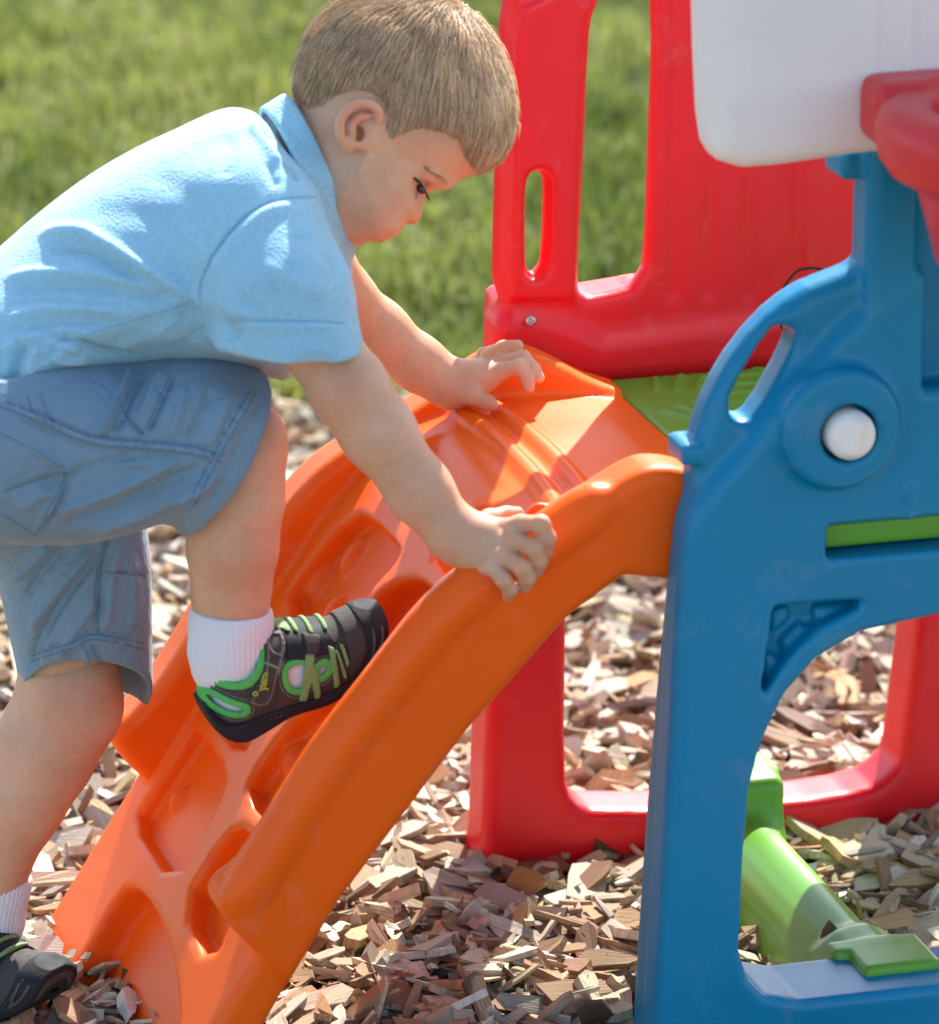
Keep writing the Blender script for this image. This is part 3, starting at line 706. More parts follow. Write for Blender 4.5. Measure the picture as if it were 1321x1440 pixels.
# eyes with lashes and brows
def hit(bvh, px, py):
    r = Vector(ray(px, py)).normalized(); h, n, i, d = bvh.ray_cast(Vector(CAM), r); return (np.array(h), np.array(n)) if h is not None else (None, None)
EYE = mat('dark_eye', (.012, .008, .006, 1), rough=.12, coat=.5); LASH = mat('lash_hair', (.03, .018, .012, 1), rough=.6); BROW = mat('brow_hair', (.42, .27, .18, 1), rough=.6)
for s in (-1, 1):
    c = hp((591, 265), s*.0300); F = Field(c-.012, c+.012, .0006)
    F.add(ell(c, (.0030, .0058, .0052), frame((.80, 0, .60))))
    V, Q = F.mesh(1); mk('eye', hworld(V), Q, EYE, person)
parts = []
L = [hit(bvh_body, *p)[0] for p in [(583, 250), (588, 254), (593, 260), (597, 268), (600, 276)]]
L = smooth_line([l-FW*.0022 for l in L if l is not None], 4); parts.append(tube(L, np.linspace(.0006, .0010, len(L)), 6))
for i in range(0, len(L), 1):
    d = hworld(hp((600, 284)))[0]-hworld(hp((588, 262)))[0]; parts.append(tube(np.array([L[i], L[i]+d*.22-FW*.001, L[i]+d*.36+np.array([.0012, 0, -.0002])]), [.00042, .00032, .0001], 4))
mk('eyelashes', *join(parts), LASH, person)
parts = []
for i in range(30):
    u = random.random(); px, py = 596+u*30+random.gauss(0, 1.2), 234+u*20+random.gauss(0, 2.4)
    h, n = hit(bvh_body, px, py)
    if h is None: continue
    d = hworld(hp((px+8, py+6)))[0]-hworld(hp((px, py)))[0]; parts.append(tube(np.array([h, h+d*.5+n*.0008, h+d+n*.0004]), [.00024, .0002, .0001], 3))
mk('eyebrow', *join(parts), BROW, person)
# ---- hair
hairpx = [(405, 165), (395, 90), (430, 10), (500, -40), (640, -40), (720, 30), (750, 140), (735, 210), (700, 258), (688, 250), (676, 244), (664, 238), (652, 226), (646, 206), (628, 196), (602, 190), (578, 193), (560, 204), (548, 206), (541, 188), (543, 160), (532, 142), (510, 136), (488, 142), (470, 150), (455, 166), (440, 172), (424, 162)]
HR_ = chaikin(h2(hairpx), 1)
F = Field(hp((395, 290))+[0, -.095, 0], hp((752, -40))+[0, .095, 0], .0016)
F.add(infl(HP, 0, .070, .080, 2.25, 1))
d2 = polyd(HR_, F.ax[0][:, None], F.ax[2][None, :]).astype(np.float32)
F.f = F.f-(-.0012+.0046*np.clip(-d2/.022, 0, 1)**.8)[:, None, :]
F.f = np.maximum(smax(F.f, d2[:, None, :]+.001, .003), -(F.f+.010))
VL, Q = F.mesh(2); V = hworld(VL)
NRM = vnormals(V, Q)
hair = mk('hair', V, Q, HAIRM, person)
bv = BVHTree.FromPolygons([tuple(v) for v in V], [tuple(q) for q in Q.tolist()])
whorl = hworld(hp((650, 42), -.01))[0]
cand = np.nonzero((np.linalg.norm((V-np.array([at(570, 120, CY)]))*[1, 1, 1], axis=1) > .05))[0]
ctr = hworld(hp((570, 125)))[0]
cand = cand[((V[cand]-ctr)*NRM[cand]).sum(1) > 0]
ecd = -polyd(HR_, VL[cand][:, 0][:, None], VL[cand][:, 2][:, None])[:, 0]
pk = np.clip(.22+ecd/.022, .05, 1); pk /= pk.sum()
NS = 38000; sel = rng.choice(cand, NS, p=pk)
SV, SF, SC_ = [], [], []; o = 0
pp = proj(V[sel]); dw = np.linalg.norm(V[sel]-whorl, axis=1)
edge2 = -polyd(HR_, VL[sel][:, 0][:, None], VL[sel][:, 2][:, None])[:, 0]
cn = vnoise(V[:, 0]*1+V[:, 1]*.6+5, V[:, 2]-V[:, 1]*.6+5, .010, 31)
for i in range(NS):
    vi = sel[i]; p = Vector(V[vi]); n = Vector(NRM[vi])
    rel = np.array(p)-whorl; rel /= max(np.linalg.norm(rel), 1e-6)
    front = max(0.0, (pp[i][0]-600)/130.0)
    g = np.array([.05+.1*front, 0, -.55-.35*front]); d = Vector(rel+g+rng.normal(0, .13, 3)+(cn[vi]-.5)*np.array([.7, 0, .3])*(.4+front))
    top = min(1.0, max(0.0, 1-(dw[i]-.03)/.11))
    ln = (.010+.026*top+.012*front)*(.6+.6*random.random())
    fr_ = 1.0 if (pp[i][0] > 652 and pp[i][1] > 150) else 0.0
    ln = min(ln, .0035+.75*max(edge2[i], 0)+.014*fr_*random.random()+.003*random.random())
    lift = .0006+.0034*random.random()*min(1, max(edge2[i], .001)/.02)+.0032*top*cn[vi]+(.004*random.random() if random.random() < .03 else 0)
    m = 6; pts = [p-n*.0008]
    for s in range(m-1):
        d = d-n*d.dot(n); d.normalize()
        q = pts[-1]+d*(ln/(m-1))
        near, nn, _, _ = bv.find_nearest(q)
        if near is not None and (q-near).dot(nn) < .006 and nn.dot(n) > .2:
            q = near+nn*lift*math.sin(min(1, (s+1)/3)*1.57); n = nn
        pts.append(q); d = d+Vector((0, 0, -.12))
    P = np.array([tuple(q) for q in pts]); t = P[-1]-P[0]; t /= max(np.linalg.norm(t), 1e-9)
    u = np.cross(t, np.array(n)); u /= max(np.linalg.norm(u), 1e-9); w_ = np.cross(t, u)
    rr = np.array([.00024, .00026, .00026, .00022, .00016, .00004])[:, None]
    ring = np.stack([P+u*rr, P-u*.5*rr+w_*.87*rr, P-u*.5*rr-w_*.87*rr], 1).reshape(-1, 3)
    SV.append(ring)
    c = np.array([.66, .44, .255])*(.55+.8*random.random()+.4*(cn[vi]-.5))
    if random.random() < .12: c = np.array([.66, .52, .36])
    SC_.append(np.repeat(c[None], 18, 0))
a = np.arange(5)[:, None]*3; j = np.arange(3)[None, :]
q1 = np.stack([a+j, a+(j+1) % 3, a+3+(j+1) % 3, a+3+j], 2).reshape(-1, 4)
SQ = (q1[None]+(np.arange(NS)*18)[:, None, None]).reshape(-1, 4)
SV = np.vstack(SV); st = mk('hair_strands', SV, SQ, HAIRM, hair); setcol(st.data, np.vstack(SC_))
ec = -polyd(HR_, VL[:, 0][:, None], VL[:, 2][:, None])[:, 0]
tt = np.clip((ec-.003)/.034, 0, 1)[:, None]
setcol(hair.data, np.array([.52, .30, .19])*(1-tt)+np.array([.42, .27, .155])*tt*(.8+.4*cn[:, None])+0)
print('hair', round(time.time()-T0, 1))

# ---- polo shirt
F = Field(np.array([at(-130, 560, CY)[0], .06, at(0, 620, CY)[2]]), np.array([at(520, 500, CY)[0], .44, at(400, 110, CY)[2]]), .0021)
G = Field(F.lo, F.lo+(F.n-1)*F.h, F.h)
tor = infl(TP, CY, .108, .088, 2.25, 3); F.add(tor); G.add(infl(TP, CY, .108, .088, 2.25, 3, -.0045))
hp, hn = hemplane((322, 484), (498, 478), .12, (420, 560))
hp[2] += 0; hn = hn/np.linalg.norm(hn)
for a_, b_, ra, rb in ((R(352, 318, .185), R(392, 420, .135), .055, .051), (R(392, 420, .135), R(420, 520, .105), .051, .0505)):
    F.add(clipped(cap(a_, b_, ra, rb), hp, hn), .016); G.add(cap(a_, b_, ra-.0045, rb-.0045), .016)
hq, hm = hemplane((430, 430), (488, 396), .36, (500, 450))
for a_, b_, ra, rb in ((R(400, 310, .315), R(465, 420, .37), .052, .041),):
    F.add(clipped(cap(a_, b_, ra, rb), hq, hm), .016); G.add(cap(a_, b_, ra-.0045, rb-.0045), .016)
G.add(cap(R(400, 240, CY), R(480, 190, CY), .042, .05), .004)        # neck opening
F.f = smax(F.f, -G.f, .002)
V, Q = F.mesh(3)
folds = [([(40, 332), (110, 326), (150, 344), (220, 388), (278, 424)], .0050, 9), ([(60, 350), (130, 352), (200, 398), (262, 430)], -.0035, 12),
 ([(0, 394), (60, 384), (138, 388), (252, 412)], .0032, 8), ([(0, 412), (70, 402), (150, 404), (240, 424)], -.0028, 10), ([(0, 450), (80, 434), (190, 440)], .0028, 7), ([(10, 466), (90, 450), (180, 456)], -.0026, 8),
 ([(50, 470), (100, 478), (150, 496), (200, 500)], -.0045, 7), ([(30, 486), (60, 472), (120, 496)], .004, 7), ([(40, 545), (44, 510), (58, 486)], .0042, 7), ([(20, 545), (24, 510), (36, 480)], -.0035, 6), ([(70, 500), (90, 508), (130, 505)], .003, 5),
 ([(352, 172), (372, 200), (400, 236)], .004, 7), ([(362, 168), (388, 205), (430, 262)], -.0045, 7), ([(378, 224), (384, 250), (392, 262)], -.002, 7), ([(330, 190), (316, 225), (318, 250)], -.0014, 12),
 ([(445, 277), (386, 281), (343, 305), (303, 352), (283, 395), (281, 423)], -.0022, 4), ([(432, 290), (386, 294), (352, 316), (316, 360), (298, 400)], .0022, 9),
 ([(400, 330), (450, 350), (470, 372)], -.0016, 12), ([(360, 370), (420, 400), (470, 412)], .0016, 14), ([(300, 430), (340, 440), (400, 436)], .0020, 12), ([(330, 410), (360, 430), (380, 452)], -.0016, 9),
 ([(300, 424), (322, 456), (334, 482)], -.002, 7), ([(240, 436), (300, 448), (350, 470)], -.0022, 12), ([(200, 470), (280, 478), (370, 500)], .0022, 12), ([(120, 300), (190, 300), (260, 330)], -.0014, 18), ([(200, 240), (260, 270), (290, 320)], -.0012, 18), ([(322, 456), (400, 458), (486, 460)], .0014, 5), ([(322, 450), (400, 451), (486, 453)], -.0012, 3)]
folds = [(l_, a_*1.35, w_) for l_, a_, w_ in folds]
folds += [([(150, 500), (210, 470), (262, 440)], .002, 8), ([(180, 505), (250, 482), (310, 450)], -.002, 8), ([(240, 505), (300, 492), (350, 478)], .0016, 8), ([(285, 392), (262, 380), (230, 352)], -.0016, 10), ([(300, 372), (280, 345), (262, 310)], .0014, 10), ([(480, 300), (486, 350), (488, 400)], .0016, 6), ([(440, 300), (462, 340), (470, 400)], -.0014, 8), ([(340, 440), (380, 420), (420, 360)], -.0014, 10), ([(0, 430), (60, 420), (120, 424)], -.002, 6), ([(0, 500), (30, 470), (50, 440)], .0026, 7), ([(60, 512), (76, 488), (100, 470)], -.003, 6), ([(6, 540), (10, 510), (16, 480)], .003, 6)]
V = sculpt(V, Q, folds)
bsh = BVHTree.FromPolygons([tuple(v) for v in V], [tuple(q) for q in Q.tolist()])
def seam(bvh, lines, r, m, parent, name='stitching', dash=0):
    parts = []
    for ln in lines:
        L = smooth_line(ln, max(4, int(np.linalg.norm(np.subtract(ln[0], ln[-1]))/len(ln)/4)))
        P = [(hit(bvh, *p)) for p in L]; P = [h+n*r*.35 for h, n in P if h is not None]
        if len(P) < 3: continue
        run = [P[0]]
        for q in P[1:]:
            if np.linalg.norm(q-run[-1]) > .02:
                if len(run) > 2: parts.append(tube(run, r, 5))
                run = [q]
            else: run.append(q)
        if len(run) > 2: parts.append(tube(run, r, 5))
    sv, sq = join(parts); sq = np.array([q for q in sq if len(q) == 4])
    V, Q = joinq([parent, (sv, sq)]); return V, Q, np.r_[np.zeros(len(parent[1])), np.ones(len(sq))]
V, Q, mi = seam(bsh, [[(445, 277), (386, 281), (343, 305), (303, 352), (283, 395), (281, 423)], [(326, 450), (400, 451), (484, 454)], [(272, 423), (220, 441), (160, 458), (112, 474)]], .00045, SEAMB, (V, Q))
shirt = mk('shirt', V, Q, None, person, mats=[SHIRT, SEAMB], fmat=mi)
# collar: a leaning band round the neck
ct, cb = at(408, 137, CY), at(492, 348, CY); cl, cm = at(372, 160, CY), at(474, 385, CY)
F = Field(np.array([at(360, 300, CY)[0]-.01, .16, at(400, 420, CY)[2]]), np.array([at(510, 300, CY)[0]+.01, .34, at(400, 115, CY)[2]]), .0016)
X, Y, Z = [F.ax[i].reshape([-1 if j == i else 1 for j in range(3)]) for i in range(3)]
ctop, cbot = (ct+cb)/2, (cl+cm)/2
ax = ctop-cbot; ax[1] = 0; H = np.linalg.norm(ax); ax /= H
bd = (cb-ct); bd[1] = 0; bd -= ax*(bd@ax); bd /= np.linalg.norm(bd)
rt, rbm = np.linalg.norm(cb-ct)/2, np.linalg.norm(cm-cl)/2
x, y, z = X-cbot[0], Y-CY, Z-cbot[2]
a2 = (ctop-cbot); b2 = (cb-ct)/np.linalg.norm(cb-ct); dt = a2[0]*b2[2]-a2[2]*b2[0]
u = (x*b2[2]-z*b2[0])/dt; v = (a2[0]*z-a2[2]*x)/dt
uu = np.clip(u, -.3, 1.2); ra = rbm+(rt-rbm)*uu; ry = .066-.012*uu
tilt = ((cb-ct)@ax)/2*0
rad = np.sqrt((v/ra)**2+(y/ry)**2); d = (rad-1)*np.minimum(ra, ry)
sh = np.abs(d)-.0026
topcut = (u-1+.06*(y/.05)**2*0)*H; botcut = (-.10-u)*H
F.f = smax(smax(sh, topcut+0*d, .003), botcut+0*d, .003).astype(np.float32)
V, Q = F.mesh(2)
V = sculpt(V, Q, [([(384, 150), (420, 230), (462, 320), (478, 372)], .0016, 6)])
col_ = mk('collar', V, Q, SHIRT, shirt)
bco = BVHTree.FromPolygons([tuple(v) for v in V], [tuple(q) for q in Q.tolist()])
F = Field(at(482, 377, .235)-.015, at(482, 377, .235)+.015, .0012); F.add(ell(at(481, 377, .235), (.006, .008, .004), frame(at(490, 372, .235)-at(474, 382, .235))))
V, Q = F.mesh(1); mk('placket_tip', V, Q, SHIRT, shirt)
print('shirt', round(time.time()-T0, 1))

# ---- cargo shorts
nearpx = [(-150, 600), (-70, 500), (50, 496), (130, 505), (200, 511), (270, 512), (335, 520), (398, 546), (470, 585), (340, 850), (288, 800), (264, 752), (247, 713), (180, 739), (100, 757), (40, 756), (-20, 744), (-110, 715), (-146, 660)]
farpx = [(-140, 640), (60, 570), (180, 650), (207, 740), (209, 860), (211, 1060), (44, 1060), (30, 960), (12, 880), (-4, 800), (-60, 745), (-120, 710)]
NP_, FP_ = chaikin(xz(nearpx, .185), 1), chaikin(xz(farpx, .305), 1)
F = Field(np.array([at(-230, 600, .25)[0], .085, at(100, 1010, .3)[2]]), np.array([at(420, 600, .16)[0], .41, at(100, 490, .2)[2]]), .0019)
G = Field(F.lo, F.lo+(F.n-1)*F.h, F.h)
p1, n1 = hemplane((398, 547), (266, 772), .118, (420, 720))
CUFF = chaikin(xz([(190, 560), (240, 520), (330, 522), (398, 546), (480, 590), (340, 870), (284, 815), (256, 748), (240, 712), (190, 690)], .155), 1)
a_, b_, c_ = at(32, 976, .31), at(209, 992, .31), at(120, 938, .255)
n2 = np.cross(b_-a_, c_-a_); n2 /= np.linalg.norm(n2); n2 = n2 if n2[2] < 0 else -n2
F.add(clipped(infl(NP_, .185, .074, .066, 2.3, 3), p1, n1)); G.add(infl(NP_, .185, .074, .066, 2.3, 3, -.004))
F.add(clipped(infl(CUFF, .160, .050, .034, 2.4, 2), p1, n1), .02); G.add(infl(CUFF, .160, .050, .034, 2.4, 2, -.004), .02)
F.add(clipped(infl(FP_, .305, .064, .055, 2.3, 3), a_, n2), .012); G.add(infl(FP_, .305, .064, .055, 2.3, 3, -.004), .012)
F.add(cap(R(-34, 606, .20), R(-34, 616, .30), .074, .074), .03); G.add(cap(R(-34, 606, .20), R(-34, 616, .30), .070, .070), .03)
F.f = smax(F.f, -G.f, .0015)
V, Q = F.mesh(2)
S_main = [(0, 566), (50, 587), (83, 602), (133, 620), (207, 627), (267, 633), (312, 645)]
folds = [([(60, 722), (160, 690), (262, 640)], .0030, 9), ([(80, 744), (190, 704), (292, 652)], -.0032, 9), ([(120, 748), (210, 716), (300, 672)], .003, 7), ([(40, 690), (130, 660), (200, 640)], -.0026, 9), ([(100, 676), (150, 656), (230, 648)], .0022, 7), ([(240, 706), (280, 690), (310, 660)], .0025, 7),
 ([(187, 520), (167, 560), (143, 618)], .0032, 6), ([(200, 522), (182, 560), (160, 612)], -.0032, 7), ([(247, 530), (230, 560), (208, 613)], -.002, 5), ([(173, 577), (203, 613)], -.002, 5), ([(228, 520), (214, 550), (196, 590)], .002, 7), ([(262, 540), (252, 580), (236, 620)], .0018, 8), ([(300, 545), (282, 590), (262, 622)], -.0018, 9), ([(330, 545), (310, 590), (292, 630)], .0016, 8),
 (S_main, .0016, 7), ([(p[0]+2, p[1]-7) for p in S_main], -.0014, 3), ([(p[0]-2, p[1]+9) for p in S_main], -.0010, 3),
 ([(3, 610), (93, 660), (87, 680), (50, 753)], .0022, 6), ([(3, 693), (40, 680), (83, 664)], -.0014, 4), ([(98, 664), (92, 686), (56, 756)], -.0018, 4), ([(20, 720), (50, 700), (76, 690)], .0018, 8),
 ([(157, 753), (143, 800), (137, 893)], -.0028, 5), ([(170, 760), (156, 810), (150, 890)], .0024, 8), ([(150, 768), (100, 830), (55, 900), (45, 950)], -.0038, 8), ([(132, 766), (84, 826), (40, 890)], .0034, 9), ([(100, 764), (60, 806), (30, 850)], -.0028, 8), ([(70, 764), (46, 790), (16, 820)], .0025, 7), ([(140, 840), (110, 880), (80, 930)], .002, 8),
 ([(43, 930), (100, 913), (133, 900), (207, 913)], .0014, 7), ([(43, 918), (100, 903), (133, 891), (207, 902)], -.0012, 4), ([(180, 770), (190, 830), (186, 890)], .0014, 10), ([(147, 803), (207, 810)], -.0012, 4), ([(130, 905), (140, 925), (150, 945)], -.002, 5), ([(115, 912), (124, 930), (132, 942)], .002, 5),
 ([(358, 552), (308, 640), (274, 712)], .0012, 6), ([(372, 548), (330, 640), (276, 742)], -.0008, 4)]
folds = [(l_, a_*2.1, w_*.85) for l_, a_, w_ in folds]
r_ = random.Random(3)
for base, nx, ny, cnt in ((S_main, .2, 1, 44), ([(354, 551), (304, 638), (268, 710)], .86, .5, 26), ([(43, 924), (100, 908), (133, 896), (207, 908)], 0, 1, 22), ([(187, 520), (167, 560), (143, 618)], 1, .4, 10), ([(247, 530), (230, 560), (208, 613)], 1, .4, 10)):
    L = smooth_line(base, 20)
    for i in np.linspace(2, len(L)-3, cnt):
        p = L[int(i)]; s = r_.uniform(5, 10); j = r_.uniform(-3, 3)
        folds.append(([(p[0]-nx*s+j, p[1]-ny*s), (p[0], p[1]), (p[0]+nx*s+j, p[1]+ny*s)], r_.choice((-1, 1))*r_.uniform(.0008, .0015), 2.6))
V = sculpt(V, Q, folds)
bso = BVHTree.FromPolygons([tuple(v) for v in V], [tuple(q) for q in Q.tolist()])
V, Q, mi = seam(bso, [[(p[0]+1, p[1]-5) for p in S_main], [(p[0]-1, p[1]+4) for p in S_main], [(57, 553), (67, 580), (82, 597)], [(39, 556), (48, 580), (72, 598)], [(187, 520), (167, 560), (143, 618)], [(247, 530), (230, 560), (208, 613)], [(241, 528), (224, 558), (203, 610)], [(173, 577), (203, 613)], [(3, 610), (50, 634), (93, 660)], [(93, 660), (87, 680), (50, 753)], [(3, 723), (28, 738), (50, 753)], [(3, 693), (40, 680), (83, 664)], [(360, 553), (310, 640), (273, 713)], [(351, 550), (302, 637), (266, 706)], [(43, 930), (100, 913), (133, 900), (207, 913)], [(44, 922), (100, 905), (133, 893), (207, 905)], [(157, 753), (143, 800), (137, 893)], [(147, 803), (175, 806), (207, 810)]], .00048, SEAMS, (V, Q))
shorts = mk('shorts', V, Q, None, person, mats=[SHORTS, SEAMS], fmat=mi)
print('shorts', round(time.time()-T0, 1))

# ---- socks
def sock(chain, Y, name='sock', ribs=46):
    P = [R(x, y, Y) for x, y, _ in chain]; F = Field(np.min(P, 0)-.05, np.max(P, 0)+.05, .0014)
    for (a, b, ra, rb) in [(P[i], P[i+1], chain[i][2], chain[i+1][2]) for i in range(len(P)-1)]: F.add(cap(a, b, ra, rb), .004)
    t = P[0]-P[1]; t /= np.linalg.norm(t); t2 = t.copy(); F.halfspace(P[0], t2, .003)
    F.sub(cap(P[0]-t*.004, P[0]+t*.04, chain[0][2]-.0035, chain[0][2]), .002)
    V, Q = F.mesh(1); a0 = P[-1]-P[0]; a0 /= np.linalg.norm(a0)
    e1 = np.cross(a0, [0, 1, 0]); e1 /= np.linalg.norm(e1); e2 = np.cross(a0, e1); rel = V-P[0]
    ang = np.arctan2(rel@e2, rel@e1); N = vnormals(V, Q)
    V = V+N*(.00055*np.sin(ang*ribs)*(np.abs(N@a0) < .8))[:, None]
    return mk(name, V, Q, SOCK, person)
sk1 = sock([(326, 855, .0298), (325, 880, .0305), (323, 915, .0300), (324, 938, .0272), (330, 965, .019)], .156)
V_, Q_ = None, None
sock([(-4, 1222, .0280), (-10, 1245, .0285), (-16, 1290, .0275), (-22, 1340, .0255)], .305)

# ---- shoes
SY = .155
z5 = lambda pts, Y=SY-.026: xz([(p[0]/3.669+240, p[1]/3.669+800) for p in pts], Y)
origin = at(400, 960, SY)
foot = chaikin(z5([(190, 740), (170, 640), (175, 540), (220, 430), (330, 330), (470, 330), (560, 312), (680, 300), (800, 290), (880, 258), (950, 225), (1010, 205), (1090, 215), (1110, 300), (1085, 390), (1000, 520), (900, 600), (760, 670), (600, 715), (450, 770), (330, 800), (240, 790)], SY), 2)
upper = z5([(150, 508), (200, 575), (300, 592), (385, 582), (440, 520), (480, 425), (476, 335), (505, 282), (640, 304), (760, 292), (850, 262), (925, 205), (1040, 160), (1150, 260), (1120, 420), (900, 640), (640, 740), (420, 840), (260, 850), (150, 720)])
H1 = z5([(196, 668), (225, 662), (262, 676), (330, 698), (372, 704), (384, 718), (368, 735), (300, 736), (230, 716), (204, 694)])
H2 = z5([(588, 520), (604, 496), (650, 478), (700, 472), (706, 520), (692, 598), (640, 618), (600, 590)])
H3 = z5([(752, 496), (796, 476), (810, 498), (786, 536), (756, 552)])
holes = [chaikin(h, 2) for h in (H1, H2, H3)]
def shoe_field(h=.0011):
    lo = np.array([foot[:, 0].min()-.012, SY-.045, foot[:, 1].min()-.016]); hi = np.array([foot[:, 0].max()+.012, SY+.045, foot[:, 1].max()+.014])
    return Field(lo, hi, h)
F = shoe_field(); F.add(infl(foot, SY, .0295, .032, 2.3, 3)); FO = F.f.copy()
A, Bz = F.ax[0][:, None], F.ax[2][None, :]
gd = lambda poly: polyd(poly, A, Bz)[:, None, :].astype(np.float32)
gU = gd(chaikin(upper, 1)); gH = np.minimum.reduce([gd(h) for h in holes])
def shell(lo_, hi_): return np.maximum(FO-hi_, lo_-FO)
def islands(V, Q):
    lab = np.arange(len(V))
    while True:
        m = lab[Q].min(1); new = lab.copy()
        for i in range(4): np.minimum.at(new, Q[:, i], m)
        new = new[new]
        if np.array_equal(new, lab): break
        lab = new
    for l in np.unique(lab):
        k = np.nonzero(lab == l)[0]
        if len(k) < 40: continue
        mp = np.full(len(V), -1); mp[k] = np.arange(len(k)); q = Q[lab[Q[:, 0]] == l]
        yield V[k], mp[q]
def emit(f, name, m, parent, sm=2, split=False):
    G_ = shoe_field(); G_.f = f.astype(np.float32); V, Q = G_.mesh(sm)
    if split:
        for v, q in islands(V, Q): o = mk(name, v, q, m, parent)
        return o
    return mk(name, V, Q, m, parent)
shoe = empty('shoe', origin-np.array(person.location)); shoe.parent = person
shoe['label'] = 'dark closed toe sandal with bright green trim'
# white inner sock foot
emit(np.maximum(FO+.0012, gd(z5([(100, 400), (380, 250), (880, 250), (860, 560), (800, 620), (400, 770), (250, 790), (100, 760)]))), 'sock_foot', SOCK, shoe)
emit(smax(smax(shell(-.001, .0028), gU, .002), -gH, .002), 'upper', SUEDE, shoe)
edge_top = np.abs(gU+.0012)
topmask = gd(z5([(120, 480), (150, 610), (300, 640), (420, 620), (490, 500), (506, 330), (480, 300), (300, 480)]))
emit(np.maximum(np.minimum(np.maximum(edge_top-.0030, topmask), np.abs(gH-.0016)-.0026), shell(.001, .0040)), 'trim', LIME, shoe)
# sole and toe bumper
so_ = z5([(180, 700), (212, 742), (270, 800), (330, 806), (420, 772), (520, 722), (640, 686), (750, 650), (850, 600), (930, 556), (985, 490), (1000, 400), (1000, 320), (975, 262), (948, 222), (985, 182), (1040, 172), (1098, 190), (1128, 240), (1134, 330), (1112, 412), (1050, 505), (960, 605), (865, 672), (795, 708), (640, 748), (540, 815), (440, 874), (390, 898), (310, 892), (238, 842), (200, 770)])
F = shoe_field(); SP = chaikin(so_, 1)
F.add(extr(SP, SY-.0315, SY+.0315, .006)); full = F.f.copy()
plan = np.maximum(FO-.0055, full)                                    # follows the foot in plan
under = gd(chaikin(z5([(170, 720), (270, 815), (330, 822), (420, 790), (520, 742), (640, 706), (750, 672), (860, 616), (940, 575), (1010, 500), (1060, 420), (1100, 420), (1060, 520), (960, 620), (865, 686), (795, 720), (640, 760), (540, 825), (440, 884), (390, 905), (310, 900), (225, 850)]), 1))
wide = np.maximum(under, np.abs(F.ax[1].reshape(1, -1, 1)-SY)-.0295)
sole = emit(smin(smax(plan, -(FO+.004), .001), np.maximum(wide, full), .004), 'sole', RUBBER, shoe, 5)
gS = gd(SP)
emit(np.maximum(np.maximum(np.abs(gS+.0062)-.0011, shell(.003, .0068)), gd(z5([(150, 690), (880, 570), (1010, 430), (1040, 290), (1180, 300), (1180, 700), (150, 950)]))), 'sole_groove', mat('grey_rubber', (.06, .063, .07, 1), rough=.5), shoe, split=True)
ins = gd(chaikin(z5([(395, 892), (430, 852), (500, 812), (560, 792), (545, 822), (450, 876)]), 1)); ins2 = gd(chaikin(z5([(790, 700), (850, 662), (930, 622), (900, 655), (830, 694)]), 1)); ins3 = 1+0*gd(chaikin(z5([(1100, 250), (1122, 240), (1136, 330), (1116, 412), (1088, 440), (1108, 340)]), 1))
emit(np.maximum(np.maximum(np.minimum.reduce([ins, ins2, ins3]), FO-.0066), np.abs(F.ax[1].reshape(1, -1, 1)-SY)-.0318), 'sole_inset', OLIVE, shoe, split=True)
# straps
bands = lambda polys: np.minimum.reduce([gd(z5(p)) for p in polys])
strap = [(500, 270), (612, 290), (592, 440), (556, 512), (516, 690), (444, 708), (378, 678), (430, 600), (482, 470)]
emit(smax(shell(.001, .0054), gd(chaikin(z5(strap), 1)), .0015), 'strap', SUEDE, shoe, split=True)
emit(smax(shell(.001, .0048), bands([[(596, 270), (690, 270), (800, 260), (860, 380), (806, 436), (700, 462), (594, 462)]]), .0015), 'tongue', RUBBER, shoe, split=True)
emit(smax(shell(.002, .0062), bands([[(690, 430), (738, 432), (692, 672), (654, 668)], [(728, 480), (746, 520), (768, 652), (738, 660), (714, 560)], [(808, 390), (838, 400), (864, 590), (836, 604)], [(842, 402), (862, 420), (902, 548), (884, 552)], [(868, 380), (890, 390), (912, 470), (900, 500)], [(506, 318), (640, 330), (640, 346), (506, 334)], [(650, 290), (676, 290), (680, 345), (654, 345)], [(722, 285), (748, 285), (752, 346), (728, 346)], [(800, 270), (826, 265), (832, 330), (806, 332)], [(476, 464), (556, 492), (552, 506), (474, 478)]]), .001), 'lace', LACE, shoe, split=True)
emit(smax(shell(.002, .0060), bands([[(690, 346), (782, 352), (752, 432), (700, 430)]]), .001)*1.0, 'lace_loop', SUEDE, shoe, split=True)
emit(np.maximum(np.minimum(np.maximum(shell(.002, .0062), gd(chaikin(z5(strap), 1))), shell(.002, .0036)), np.minimum.reduce([np.abs(gd(chaikin(z5([(520, 350), (600, 358), (575, 440), (512, 425)]), 1)))-.0008, np.abs(gd(chaikin(z5(strap), 1))+.0028)-.0008, np.abs(gH-.0062)-.0007])+0), 'stitching', mat('grey_stitching', (.17, .16, .13, 1), rough=.8), shoe, split=True)
tc_ = gd(chaikin(z5([(880, 262), (945, 222), (985, 262), (1008, 330), (1006, 410), (985, 485), (925, 552), (905, 540), (912, 450), (900, 350)]), 1))
emit(smax(shell(.0005, .0046), tc_, .0015), 'toe_cap', mat('brown_toe_suede', (.05, .042, .037, 1), rough=.8, var=.15, vscale=150, bump=.4, bscale=900), shoe)
